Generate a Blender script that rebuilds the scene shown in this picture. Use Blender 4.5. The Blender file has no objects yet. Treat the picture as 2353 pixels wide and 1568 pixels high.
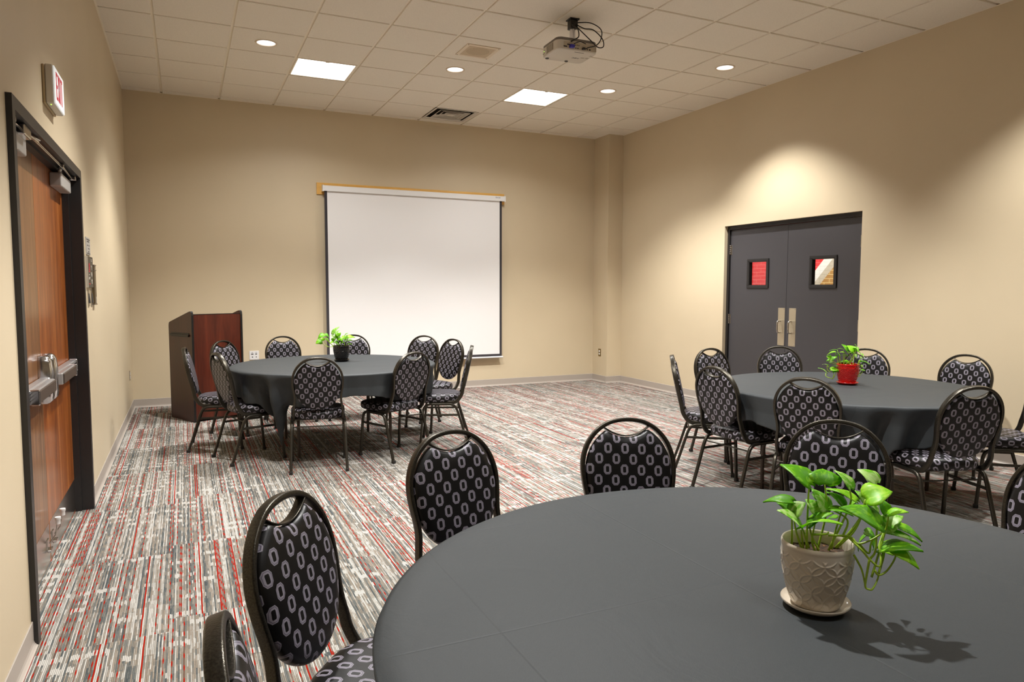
import bpy, bmesh, math, random
from mathutils import Vector, Matrix
C = bpy.context.scene.collection
scn = bpy.context.scene
PI = math.pi
# ------------------------------------------------------------ camera
H = 3.806
XR = 6.763
CAM = Vector((0.6029, -9.6309, 1.4493))
yaw, pit, rol = 0.434756, 0.073805, 0.0016865
cy, sy = math.cos(yaw), math.sin(yaw)
fw = Vector((sy*math.cos(pit), cy*math.cos(pit), -math.sin(pit)))
r0 = Vector((cy, -sy, 0)); u0 = r0.cross(fw)
rr = math.cos(rol)*r0 + math.sin(rol)*u0
uu = -math.sin(rol)*r0 + math.cos(rol)*u0
cd = bpy.data.cameras.new('camera'); cam = bpy.data.objects.new('camera', cd); C.objects.link(cam)
cam.matrix_world = Matrix(((rr.x, uu.x, -fw.x, CAM.x), (rr.y, uu.y, -fw.y, CAM.y), (rr.z, uu.z, -fw.z, CAM.z), (0, 0, 0, 1)))
cd.sensor_fit = 'HORIZONTAL'; cd.sensor_width = 36.0; cd.lens = 1616.744*36/2353
cd.clip_start = 0.05; cd.clip_end = 100
scn.camera = cam
# ------------------------------------------------------------ world, exposure
w = bpy.data.worlds.new('world'); scn.world = w; w.use_nodes = True
w.node_tree.nodes['Background'].inputs[0].default_value = (1.0, 0.93, 0.82, 1)
w.node_tree.nodes['Background'].inputs[1].default_value = 0.02
scn.view_settings.view_transform = 'Standard'; scn.view_settings.look = 'None'
scn.view_settings.exposure = 0.06; scn.view_settings.gamma = 1.0
scn.view_settings.use_curve_mapping = False
DOWN_W = 410.0        # watts of each recessed downlight
TROFFER_E = 5.0
TROFFER_W = 33.0      # emission of each fluorescent panel
# ------------------------------------------------------------ helpers
def tag(o, label=None, cat=None, group=None, kind=None):
    if label: o['label'] = label
    if cat: o['category'] = cat
    if group: o['group'] = group
    if kind: o['kind'] = kind
    return o
def empty(name, loc=(0, 0, 0), rz=0.0, label=None, cat=None, group=None, kind=None):
    o = bpy.data.objects.new(name, None); C.objects.link(o)
    o.location = loc; o.rotation_euler = (0, 0, rz); o.empty_display_size = 0.05
    return tag(o, label, cat, group, kind)
def obj(name, bm, mat, parent=None, smooth=None, loc=None, rz=None):
    me = bpy.data.meshes.new(name)
    if not getattr(bm, '_keepn', False):
        bmesh.ops.recalc_face_normals(bm, faces=bm.faces)
    bm.to_mesh(me); bm.free()
    mats = mat if isinstance(mat, (list, tuple)) else [mat]
    for m in mats: me.materials.append(m)
    if smooth is not None:
        me.shade_smooth()
        if smooth < 180:
            try: me.set_sharp_from_angle(angle=math.radians(smooth))
            except Exception: pass
    o = bpy.data.objects.new(name, me); C.objects.link(o)
    if parent: o.parent = parent
    if loc: o.location = loc
    if rz: o.rotation_euler = (0, 0, rz)
    return o
def dup(root, loc=None, rz=None, **kw):
    r = root.copy(); C.objects.link(r)
    if loc is not None: r.location = loc
    if rz is not None: r.rotation_euler = (0, 0, rz)
    tag(r, **kw)
    for ch in list(root.children):
        c = ch.copy(); C.objects.link(c); c.parent = r
        for g in list(ch.children):
            d = g.copy(); C.objects.link(d); d.parent = c
    return r
def box(bm, lo, hi, bev=0.0, seg=2, mat=0, M=None):
    x0, y0, z0 = lo; x1, y1, z1 = hi
    vs = [bm.verts.new(p) for p in ((x0,y0,z0),(x1,y0,z0),(x1,y1,z0),(x0,y1,z0),(x0,y0,z1),(x1,y0,z1),(x1,y1,z1),(x0,y1,z1))]
    fs = [bm.faces.new([vs[i] for i in f]) for f in ((3,2,1,0),(4,5,6,7),(0,1,5,4),(1,2,6,5),(2,3,7,6),(3,0,4,7))]
    for f in fs: f.material_index = mat
    if bev > 0:
        es = list({e for f in fs for e in f.edges})
        res = bmesh.ops.bevel(bm, geom=es, offset=bev, segments=seg, affect='EDGES', profile=0.5)
        for f in res['faces']: f.material_index = mat
        vs = list({v for f in res['faces'] for v in f.verts} | {v for v in vs if v.is_valid})
    if M is not None:
        bmesh.ops.transform(bm, matrix=M, verts=vs)
    return vs
def B(*a, **k):
    bm = bmesh.new(); box(bm, *a, **k); return bm
def lathe(bm, prof, n=32, center=(0, 0, 0), mat=0, disp=None, caps=(False, False)):
    rings = []
    for j, (r, z) in enumerate(prof):
        ring = []
        for i in range(n):
            a = 2*PI*i/n; q = r + (disp(a, j, r, z) if disp else 0)
            ring.append(bm.verts.new((center[0]+q*math.cos(a), center[1]+q*math.sin(a), center[2]+z)))
        rings.append(ring)
    for k in range(len(rings)-1):
        for i in range(n):
            f = bm.faces.new((rings[k][i], rings[k][(i+1) % n], rings[k+1][(i+1) % n], rings[k+1][i])); f.material_index = mat
    if caps[0]: bm.faces.new(rings[0][::-1]).material_index = mat
    if caps[1]: bm.faces.new(rings[-1]).material_index = mat
    return rings
def catmull(P, n=6, closed=False):
    P = [Vector(p) for p in P]; out = []
    m = len(P)
    for i in range(m - (0 if closed else 1)):
        p1 = P[i]; p2 = P[(i+1) % m]
        p0 = P[i-1] if (i > 0 or closed) else p1*2-p2
        p3 = P[(i+2) % m] if (i+2 < m or closed) else p2*2-p1
        for k in range(n):
            t = k/n
            out.append(0.5*((2*p1)+(-p0+p2)*t+(2*p0-5*p1+4*p2-p3)*t*t+(-p0+3*p1-3*p2+p3)*t**3))
    if not closed: out.append(P[-1])
    return out
def sweep(bm, P, sec, ups, caps=True, mat=0, closed=False):
    """sec: list of (a,b) offsets; a along side (T x up), b along up"""
    P = [Vector(p) for p in P]; n = len(P); rings = []
    for i, p in enumerate(P):
        a = P[i-1] if (i > 0 or closed) else p; b = P[(i+1) % n] if (i < n-1 or closed) else p
        T = (b-a).normalized()
        up = Vector(ups[i]) if isinstance(ups, list) else Vector(ups)
        up = (up - up.dot(T)*T)
        if up.length < 1e-5: up = T.orthogonal()
        up.normalize(); side = T.cross(up)
        s = sec[i] if (isinstance(sec[0], list)) else sec
        rings.append([bm.verts.new(p+side*x+up*y) for x, y in s])
    m = len(rings[0])
    for k in range(n-1 if not closed else n):
        k2 = (k+1) % n
        for i in range(m):
            f = bm.faces.new((rings[k][i], rings[k][(i+1) % m], rings[k2][(i+1) % m], rings[k2][i])); f.material_index = mat
    if caps and not closed:
        bm.faces.new(rings[0][::-1]).material_index = mat; bm.faces.new(rings[-1]).material_index = mat
    return rings
def rrect(w, d, r, n=3):
    o = []
    for cx, cz, a0 in ((w/2-r, d/2-r, 0), (-w/2+r, d/2-r, 90), (-w/2+r, -d/2+r, 180), (w/2-r, -d/2+r, 270)):
        for k in range(n+1):
            a = math.radians(a0+90*k/n); o.append((cx+r*math.cos(a), cz+r*math.sin(a)))
    return o
def circ(r, n=8): return [(r*math.cos(2*PI*i/n), r*math.sin(2*PI*i/n)) for i in range(n)]
def tube(bm, P, r, n=8, mat=0, caps=True):
    up = [Vector((0, 0, 1))]*len(P)
    P = [Vector(p) for p in P]
    # transported frame
    rings = []; T0 = (P[1]-P[0]).normalized(); U = T0.orthogonal().normalized()
    for i, p in enumerate(P):
        a = P[max(i-1, 0)]; b = P[min(i+1, len(P)-1)]; T = (b-a).normalized()
        U = (U-U.dot(T)*T).normalized(); S = T.cross(U)
        rad = r[i] if isinstance(r, list) else r
        rings.append([bm.verts.new(p+U*rad*math.cos(2*PI*k/n)+S*rad*math.sin(2*PI*k/n)) for k in range(n)])
    for k in range(len(P)-1):
        for i in range(n):
            bm.faces.new((rings[k][i], rings[k][(i+1) % n], rings[k+1][(i+1) % n], rings[k+1][i])).material_index = mat
    if caps: bm.faces.new(rings[0][::-1]).material_index = mat; bm.faces.new(rings[-1]).material_index = mat
def prism(bm, poly, axis, a, b, mat=0):
    """poly in the two other axes, extruded along axis from a to b"""
    def P(u, v, t):
        return {'x': (t, u, v), 'y': (u, t, v), 'z': (u, v, t)}[axis]
    A = [bm.verts.new(P(u, v, a)) for u, v in poly]; Bv = [bm.verts.new(P(u, v, b)) for u, v in poly]
    n = len(poly); fs = [bm.faces.new(A[::-1]), bm.faces.new(Bv)]
    for i in range(n): fs.append(bm.faces.new((A[i], A[(i+1) % n], Bv[(i+1) % n], Bv[i])))
    for f in fs: f.material_index = mat
    return fs
# ------------------------------------------------------------ node DSL
class N:
    def __init__(s, nt, sock): s.nt = nt; s.s = sock
    def _m(s, op, *o):
        n = s.nt.nodes.new('ShaderNodeMath'); n.operation = op
        for i, v in enumerate((s,)+o):
            if isinstance(v, N): s.nt.links.new(v.s, n.inputs[i])
            else: n.inputs[i].default_value = v
        return N(s.nt, n.outputs[0])
    def __add__(s, o): return s._m('ADD', o)
    __radd__ = __add__
    def __mul__(s, o): return s._m('MULTIPLY', o)
    __rmul__ = __mul__
    def __sub__(s, o): return s._m('SUBTRACT', o)
    def __rsub__(s, o): return (s*-1.0)+o
    def __truediv__(s, o): return s._m('DIVIDE', o)
    def __gt__(s, o): return s._m('GREATER_THAN', o)
    def __lt__(s, o): return s._m('LESS_THAN', o)
    def floor(s): return s._m('FLOOR')
    def fract(s): return s._m('FRACT')
    def abs(s): return s._m('ABSOLUTE')
    def max(s, o): return s._m('MAXIMUM', o)
    def min(s, o): return s._m('MINIMUM', o)
    def mod(s, o): return s._m('FLOORED_MODULO', o)
    def pow(s, o): return s._m('POWER', o)
    def round(s): return s._m('ROUND')
class Mat:
    def __init__(s, name):
        s.m = bpy.data.materials.new(name); s.m.use_nodes = True; s.nt = s.m.node_tree
        s.b = s.nt.nodes['Principled BSDF']
    def lk(s, v, inp):
        if isinstance(v, N): s.nt.links.new(v.s, inp)
        else: inp.default_value = v
    def set(s, **k):
        for n, v in k.items(): s.lk(v, s.b.inputs[n.replace('_', ' ')])
        return s
    def xyz(s, which='Object'):
        tc = s.nt.nodes.new('ShaderNodeTexCoord'); sp = s.nt.nodes.new('ShaderNodeSeparateXYZ')
        s.nt.links.new(tc.outputs[which], sp.inputs[0]); s.tc = N(s.nt, tc.outputs[which])
        return [N(s.nt, sp.outputs[i]) for i in range(3)]
    def comb(s, x, y, z=0.0):
        c = s.nt.nodes.new('ShaderNodeCombineXYZ'); s.lk(x, c.inputs[0]); s.lk(y, c.inputs[1]); s.lk(z, c.inputs[2]); return N(s.nt, c.outputs[0])
    def wn(s, vec):
        n = s.nt.nodes.new('ShaderNodeTexWhiteNoise'); n.noise_dimensions = '3D'; s.nt.links.new(vec.s, n.inputs['Vector']); return N(s.nt, n.outputs['Value'])
    def noise(s, vec=None, scale=5.0, detail=2.0, rough=0.5, dist=0.0):
        n = s.nt.nodes.new('ShaderNodeTexNoise'); n.inputs['Scale'].default_value = scale; n.inputs['Detail'].default_value = detail
        n.inputs['Roughness'].default_value = rough; n.inputs['Distortion'].default_value = dist
        if vec is not None: s.nt.links.new(vec.s, n.inputs['Vector'])
        return N(s.nt, n.outputs[0])
    def vor(s, vec=None, scale=5.0, feature='F1'):
        n = s.nt.nodes.new('ShaderNodeTexVoronoi'); n.feature = feature; n.inputs['Scale'].default_value = scale
        if vec is not None: s.nt.links.new(vec.s, n.inputs['Vector'])
        return N(s.nt, n.outputs[0])
    def mix(s, f, a, b):
        n = s.nt.nodes.new('ShaderNodeMix'); n.data_type = 'RGBA'; s.lk(f, n.inputs[0]); s.lk(a, n.inputs[6]); s.lk(b, n.inputs[7]); return N(s.nt, n.outputs[2])
    def ramp(s, f, stops):
        n = s.nt.nodes.new('ShaderNodeValToRGB'); s.lk(f, n.inputs[0]); e = n.color_ramp.elements
        e[0].position, e[0].color = stops[0]; e[1].position, e[1].color = stops[-1]
        for p, c in stops[1:-1]:
            q = e.new(p); q.color = c
        return N(s.nt, n.outputs[0])
    def bump(s, h, strength=0.3, dist=0.01):
        n = s.nt.nodes.new('ShaderNodeBump'); n.inputs['Strength'].default_value = strength; n.inputs['Distance'].default_value = dist
        s.nt.links.new(h.s, n.inputs['Height']); s.nt.links.new(n.outputs[0], s.b.inputs['Normal']); return s
def sr(r, g, b, a=1):
    f = lambda c: (c/255/12.92 if c/255 <= 0.04045 else ((c/255+0.055)/1.055)**2.4)
    return (f(r), f(g), f(b), a)
def plain(name, col, rough=0.5, metal=0.0, bump=None, **k):
    m = Mat(name); m.set(Base_Color=col, Roughness=rough, Metallic=metal, **k)
    if bump:
        m.xyz(); m.bump(m.noise(m.tc, bump[0], 3), bump[1], bump[2])
    return m.m
# ------------------------------------------------------------ materials
def mk_wall():
    m = Mat('beige_wall_paint'); m.xyz(); n = m.noise(m.tc, 1.1, 3)
    m.set(Base_Color=m.ramp(n, [(0.3, sr(205, 189, 160)), (0.7, sr(210, 194, 165))]), Roughness=0.42)
    m.b.inputs['Specular IOR Level'].default_value = 0.35
    m.bump(m.noise(m.tc, 170, 3), 0.12, 0.002); return m.m
WALL = mk_wall()
def mk_tile():
    m = Mat('ceiling_tile'); m.xyz(); n = m.noise(m.tc, 90, 4, .7)
    m.set(Base_Color=m.ramp(n, [(0.3, sr(226, 218, 204)), (0.7, sr(236, 228, 214))]), Roughness=0.9)
    m.bump(m.noise(m.tc, 160, 4, .8), 0.35, 0.003); return m.m
TILE = mk_tile()
TEE = plain('grid_paint', sr(240, 230, 212), 0.5)
VINYL = plain('grey_cove_base_vinyl', sr(172, 162, 152), 0.4)
BLACKPAINT = plain('black_frame_paint', sr(34, 32, 32), 0.38, bump=(60, 0.1, 0.002))
DOORBLACK = plain('charcoal_door_paint', sr(62, 60, 63), 0.42, bump=(90, 0.08, 0.002))
STEEL = plain('brushed_steel', sr(196, 192, 186), 0.2, 1.0, bump=(200, 0.05, 0.001))
CHROME = plain('chrome', sr(215, 215, 218), 0.16, 1.0)
ALU = plain('satin_aluminium', sr(205, 203, 202), 0.35, 0.85)
GREYPAINT = plain('silver_grey_paint', sr(175, 172, 168), 0.4, 0.2)
DARKBRONZE = plain('brown_touch_pad', sr(70, 58, 50), 0.4)
WHITEPLASTIC = plain('white_plastic', sr(226, 224, 222), 0.35)
OFFWHITE = plain('offwhite_plastic', sr(205, 198, 186), 0.4)
BLACKPLASTIC = plain('black_plastic', sr(22, 21, 20), 0.4)
GREYDARK = plain('dark_grey_plastic', sr(60, 58, 56), 0.5)
RUBBER = plain('rubber', sr(28, 24, 20), 0.7)
BROWNSTEEL = plain('brown_table_leg_paint', sr(62, 48, 36), 0.4)
REDTXT = plain('red_lettering', sr(215, 25, 60), 0.5)
WHITETXT = plain('white_lettering', sr(225, 220, 210), 0.5)
DARKTXT = plain('dark_lettering', sr(60, 55, 52), 0.5)
BLUEPLUG = plain('blue_plug_plastic', sr(48, 40, 150), 0.4)
BROWNPLATE = plain('brown_plate', sr(84, 68, 42), 0.45)
def mk_frame():
    m = Mat('hammered_bronze_black'); m.xyz(); n = m.noise(m.tc, 260, 2)
    m.set(Base_Color=m.ramp(n, [(0.3, sr(54, 51, 45)), (0.7, sr(74, 70, 62))]), Metallic=0.85, Roughness=0.32)
    m.bump(n, 0.35, 0.0015); return m.m
FRAME = mk_frame()
def mk_vinylO():
    m = Mat('black_upholstery_with_octagonal_o_pattern')
    x, y, z = m.xyz('UV')
    oi = m.nt.nodes.new('ShaderNodeObjectInfo'); rnd = N(m.nt, oi.outputs['Random'])
    x = x + rnd*0.9; y = y + (rnd*7.3).fract()*0.5
    ax, ay, bx, by = .0705, .0045, .0385, -.039
    det = ax*by - bx*ay
    U = (x*by - y*bx)*(1/det); V = (y*ax - x*ay)*(1/det)
    fu = U - U.round(); fv = V - V.round()
    dx = (fu*ax + fv*bx).abs(); dy = (fu*ay + fv*by).abs()
    a = dx*(1/.0158); b = dy*(1/.0203)
    d = a.max(b).max((a+b)*(1/1.50))
    # inner hole
    a2 = dx*(1/.0066); b2 = dy*(1/.0115); d2 = a2.max(b2).max((a2+b2)*(1/1.72))
    ring = (d < 1.0)*(d2 > 1.0)
    line = (d > 0.80)*(d < 0.87)
    v = m.noise(m.tc, 900, 1)
    core = m.mix(line, sr(132, 127, 137), sr(82, 76, 92))
    colr = m.mix(ring, sr(13, 12, 12), core)
    m.set(Base_Color=colr, Roughness=m.noise(m.tc, 60, 2)*0.1+0.36)
    m.b.inputs['Specular IOR Level'].default_value = 0.3
    m.bump(ring*0.3+v*0.4, 0.25, 0.001); return m.m
OVINYL = mk_vinylO()
def mk_cloth():
    m = Mat('black_polyester_tablecloth'); x, y, z = m.xyz('Object')
    w = m.noise(m.tc, 420, 2); big = m.noise(m.tc, 3.2, 4, .55, 1.2)
    def crease(c, p, wd=0.004): return ((c-p).abs()*(1/wd)).min(1.0)
    cr = crease(x, -.665)+crease(x, -.07)+crease(x, .53)+crease(y, .17)+crease(y, -.43)+crease(y, .75)
    m.set(Base_Color=m.mix(w, sr(42, 45, 47), sr(55, 59, 61)), Roughness=0.6)
    m.b.inputs['Specular IOR Level'].default_value = 0.3
    m.bump(cr*0.4+w*0.15+big*2.4, 0.35, 0.004); return m.m
CLOTH = mk_cloth()
def mk_carpet():
    m = Mat('striped_grey_and_red_carpet'); x, y, z = m.xyz('Object')
    warp = m.noise(m.comb(x*2.0, y*9.0), 1.0, 1)*0.004
    xs = (x+warp)*(1/.0062); col = xs.floor(); fx = xs.fract()
    tx = (x*(1/.50)).floor(); yoff = m.wn(m.comb(tx, 3.3))*1.0
    ty = ((y+yoff)*(1/.98)).floor()
    tile = m.comb(tx*7.0+ty*3.0, ty, tx)
    cw = m.wn(m.comb(col, ty, tx)); cw2 = m.wn(m.comb(col, ty+31.5, tx+11.0)); cw3 = m.wn(m.comb(col, ty+77.0, tx+5.0))
    bx = (x*(1/.045)).floor(); by = ((y+m.wn(m.comb(bx, 9.0))*0.5)*(1/.27)).floor()
    blk = m.wn(m.comb(bx, by, 1.7))
    seg = (y*(1/.052)+cw3*7.0).floor(); sg = m.wn(m.comb(col, seg, 2.0))
    tone = cw*0.56+blk*0.18+sg*0.26
    spk = m.noise(m.comb(x*420, y*330), 1.0, 2)
    base = m.ramp(tone+(spk-0.5)*0.6, [(0.16, sr(70, 76, 78)), (0.36, sr(112, 113, 109)), (0.50, sr(136, 122, 106)), (0.62, sr(154, 151, 144)), (0.80, sr(184, 181, 175))])
    # rows of pale dashes, grouped across several yarns
    rowp = (y+m.wn(m.comb(tx, 2.2))*0.1)*(1/.094); row = rowp.floor(); rf = rowp.fract()
    gx = (x*(1/.10)+m.wn(m.comb(row, ty))*3.0).floor()
    bw = m.wn(m.comb(gx, row, 4.0)); bw2 = m.wn(m.comb(col, row, 8.0))
    jit = m.wn(m.comb(col, 5.0, row))*0.22
    on = ((rf-jit) > 0.04)*((rf-jit) < 0.52)
    white = (bw > 0.76)*(bw2 > 0.40)*on
    on2 = ((rf+bw2) .fract() < 0.42)
    white = white.max((bw2 > 0.94)*on2)
    c1 = m.mix(white*0.9, base, sr(186, 183, 177))
    # red yarns
    isred = cw2 > 0.842
    ph = (y+cw3*0.2)*(1/.098); f = ph.fract()
    dash = (f < 0.44)
    solid = (cw3 > 0.86)
    dirty = m.mix(dash.max(solid), sr(100, 66, 52), sr(152, 20, 1))
    lens = ((f-0.22).abs()*(1/.22)).min(1.0)
    wid = 0.92-(lens*0.4)*(1.0-solid)
    inside = (fx-0.5).abs()*2.0 < wid
    c2 = m.mix(isred*inside, c1, dirty)
    gr = ((fx-0.5).abs()*2.0)
    dark = m.mix(gr.pow(3.0)*0.8, c2, sr(62, 60, 58))
    m.set(Base_Color=dark, Roughness=1.0)
    m.b.inputs['Specular IOR Level'].default_value = 0.05
    m.bump((1.0-gr*gr)*0.8+spk*0.5+white*0.3, 0.5, 0.003); return m.m
CARPET = mk_carpet()
def mk_wood(name, c0, c1, c2, rough, sx=1.0, axis='z', scale=1.0, coat=0.2):
    m = Mat(name); x, y, z = m.xyz('Object')
    st = 0.06
    v = {'z': m.comb(x*14*scale, y*14*scale, z*14*scale*st), 'x': m.comb(x*14*scale*st, y*14*scale, z*14*scale), 'y': m.comb(x*14*scale, y*14*scale*st, z*14*scale)}[axis]
    g = m.noise(v, 1.0, 5, .6, 1.2); fine = m.noise(v, 9.0, 3, .7, .4)
    t = g*0.7+fine*0.3
    m.set(Base_Color=m.ramp(t, [(0.3, c0), (0.5, c1), (0.68, c2)]), Roughness=rough)
    m.b.inputs['Coat Weight'].default_value = coat; m.b.inputs['Coat Roughness'].default_value = 0.15
    m.bump(fine, 0.08, 0.001); return m.m
DOORWOOD = mk_wood('stained_oak_veneer', sr(88, 40, 12), sr(152, 82, 30), sr(190, 118, 56), 0.3, coat=0.35)
DOORWOOD_GLARE = mk_wood('oak_veneer_glare_tint', sr(78, 46, 24), sr(128, 84, 48), sr(160, 114, 72), 0.3, coat=0.35)  # near leaf: same oak, with the brown-grey of reflected glare in its colour
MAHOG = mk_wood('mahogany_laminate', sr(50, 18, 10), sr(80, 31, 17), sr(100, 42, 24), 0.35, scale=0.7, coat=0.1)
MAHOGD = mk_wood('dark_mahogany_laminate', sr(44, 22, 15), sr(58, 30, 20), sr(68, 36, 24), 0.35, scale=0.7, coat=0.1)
PINE = mk_wood('varnished_pine', sr(206, 152, 70), sr(226, 176, 92), sr(238, 192, 112), 0.35, axis='x')
SCREENWHITE = plain('matte_white_screen', sr(232, 230, 229), 0.8, bump=(3, 0.05, 0.01))
SCREENBLACK = plain('black_screen_border', sr(52, 48, 52), 0.8)
CASEWHITE = plain('white_enamel', sr(232, 231, 230), 0.3)
def mk_emit(name, col, s):
    m = Mat(name); m.set(Base_Color=(.8, .8, .8, 1), Emission_Color=col, Emission_Strength=s); return m.m
PANEL = mk_emit('lit_fluorescent_diffuser', (1, .995, .985, 1), TROFFER_E)
LAMPGLOW = mk_emit('lit_downlight_lamp', (0.95, .97, 1.0, 1), 14.0)
REFL = plain('white_reflector_cone', sr(238, 240, 245), 0.25)
GREENLED = mk_emit('green_led', (.4, 1, .05, 1), 2.0)
REDLED = mk_emit('red_led', (1, .15, .1, 1), 2.0)
TRIMW = plain('downlight_trim_paint', sr(222, 205, 180), 0.4)
EXITFACE = mk_emit('lit_exit_face', (.95, 1, 1, 1), 0.35)
def mk_glazed(name, col, rough=0.15):
    m = Mat(name); m.set(Base_Color=col, Roughness=rough); m.b.inputs['Coat Weight'].default_value = 0.6; m.b.inputs['Coat Roughness'].default_value = 0.08
    return m.m
POTCREAM = mk_glazed('cream_glaze', sr(216, 206, 190), 0.3)
POTBLACK = mk_glazed('black_glaze', sr(16, 14, 13), 0.15)
POTRED = mk_glazed('red_glaze', sr(200, 16, 10), 0.2)
def mk_soil():
    m = Mat('potting_soil'); m.xyz(); n = m.noise(m.tc, 90, 3)
    m.set(Base_Color=m.ramp(n, [(0.35, sr(36, 24, 14)), (0.6, sr(74, 50, 28)), (0.75, sr(170, 120, 60))]), Roughness=0.95); m.bump(n, 0.8, 0.01); return m.m
SOIL = mk_soil()
def mk_leaf(name, ca, cb, vc, amt):
    m = Mat(name); x, y, z = m.xyz('Object'); n = m.noise(m.tc, 28, 3, .6, 2.0)
    t = m.ramp(n, [(amt, ca), (amt+.06, cb), (0.85, vc)])
    m.set(Base_Color=t, Roughness=0.42)
    m.b.inputs['Subsurface Weight'].default_value = 0.0
    m.b.inputs['Transmission Weight'].default_value = 0.0
    # translucent leaf: mix of principled and translucent
    tr = m.nt.nodes.new('ShaderNodeBsdfTranslucent'); m.nt.links.new(t.s, tr.inputs[0])
    mx = m.nt.nodes.new('ShaderNodeMixShader'); mx.inputs[0].default_value = 0.5
    out = m.nt.nodes['Material Output']
    m.nt.links.new(m.b.outputs[0], mx.inputs[1]); m.nt.links.new(tr.outputs[0], mx.inputs[2]); m.nt.links.new(mx.outputs[0], out.inputs[0])
    m.bump(m.noise(m.tc, 60, 2), 0.25, 0.002); return m.m
LEAFM = [mk_leaf('green_pothos_leaf', sr(104, 180, 16), sr(140, 206, 30), sr(172, 220, 50), .5),
         mk_leaf('bright_pothos_leaf', sr(152, 218, 34), sr(178, 230, 50), sr(222, 242, 120), .5),
         mk_leaf('variegated_pothos_leaf', sr(130, 204, 40), sr(186, 224, 116), sr(232, 242, 204), .46)]
STEMM = plain('green_stem', sr(160, 194, 50), 0.4)
def mk_brick():
    m = Mat('painted_brick_mural'); x, y, z = m.xyz('Object')
    br = m.nt.nodes.new('ShaderNodeTexBrick'); br.inputs['Scale'].default_value = 1.0
    br.offset = 0.5; br.inputs['Brick Width'].default_value = .205; br.inputs['Row Height'].default_value = .068
    br.inputs['Mortar Size'].default_value = .005; br.inputs['Mortar Smooth'].default_value = .3
    m.nt.links.new(m.comb(y, z).s, br.inputs['Vector'])
    br.inputs['Color1'].default_value = (0, 0, 0, 1); br.inputs['Color2'].default_value = (.6, .6, .6, 1); br.inputs['Mortar'].default_value = (1, 1, 1, 1)
    mort = N(m.nt, br.outputs['Fac']); val = N(m.nt, br.outputs['Color'])
    # diagonal stripes: z as a function of y along the wall
    t = z + y*1.08                 # diagonal bands painted across the wall
    red = sr(220, 44, 50); white = sr(238, 234, 230); grey = sr(196, 186, 168)
    tanb = m.mix(m.noise(m.comb(y*5, z*15), 1.0, 2), sr(150, 104, 48), sr(196, 150, 84))
    tan = m.mix(mort, tanb, sr(232, 206, 140))
    redc = m.mix(mort*0.6, red, sr(236, 130, 124))
    whc = m.mix(mort*0.4, white, sr(206, 204, 200))
    grc = m.mix(mort*0.4, grey, sr(160, 150, 132))
    c = m.mix(t > .411, tan, grc); c = m.mix(t > .568, c, whc); c = m.mix(t > .76, c, redc)
    m.set(Base_Color=c, Roughness=0.6); m.bump(1.0-mort, 0.4, 0.006); return m.m
LEAVES_CREAM = [((-0.012,0.014,0.266),(-0.041,0.07,0.303),0.62,0),((0.022,0.005,0.266),(0.042,0.029,0.293),1.05,0),((0.055,-0.033,0.263),(0.046,-0.0,0.296),0.75,2),((0.112,-0.052,0.274),(0.098,-0.015,0.297),0.6,2),((0.06,-0.069,0.249),(0.1,-0.099,0.269),0.8,1),((-0.035,0.04,0.226),(-0.066,0.095,0.214),0.35,0),((-0.032,0.052,0.2),(-0.044,0.074,0.214),0.6,0),((-0.042,0.033,0.202),(-0.019,0.018,0.228),0.7,2),((-0.044,0.004,0.176),(-0.089,0.028,0.218),0.6,2),((-0.001,0.001,0.208),(-0.012,0.024,0.232),0.7,2),((0.017,-0.005,0.21),(0.006,0.025,0.254),0.6,2),((0.047,-0.024,0.224),(0.035,0.01,0.247),0.6,0),((0.071,-0.036,0.235),(0.046,0.022,0.25),0.35,1),((0.09,-0.042,0.231),(0.084,-0.022,0.253),0.7,2),((0.056,-0.11,0.205),(-0.009,-0.061,0.24),0.42,0),((0.102,-0.087,0.217),(0.099,-0.065,0.247),0.6,0),((0.088,-0.101,0.222),(0.109,-0.131,0.233),0.5,1),((0.092,-0.091,0.187),(0.125,-0.107,0.215),0.7,2),((0.115,-0.101,0.194),(0.147,-0.138,0.167),0.35,0),((0.092,-0.09,0.182),(0.131,-0.146,0.165),0.25,2),((0.072,-0.097,0.148),(0.11,-0.165,0.163),0.45,0),((0.079,-0.12,0.154),(0.102,-0.165,0.126),0.4,1),((-0.058,-0.009,0.184),(-0.026,-0.083,0.213),0.4,1),((-0.026,-0.0,0.183),(0.008,-0.031,0.216),0.5,0),((0.016,-0.018,0.219),(0.045,-0.052,0.21),0.45,0),((0.109,-0.079,0.135),(0.124,-0.091,0.124),0.7,1),((0.076,-0.056,0.172),(0.089,-0.072,0.164),0.8,2),((0.085,-0.051,0.158),(0.076,-0.041,0.124),0.7,0),((0.047,-0.009,0.193),(0.037,0.011,0.183),0.7,0),((0.134,-0.077,0.202),(0.135,-0.062,0.219),0.8,0),((0.113,-0.053,0.207),(0.11,-0.037,0.23),0.7,2),((0.078,-0.028,0.226),(0.07,-0.011,0.2),0.7,0),((0.107,-0.046,0.153),(0.118,-0.046,0.12),0.7,0),((0.021,0.022,0.228),(0.017,0.034,0.238),0.8,0)]
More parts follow.
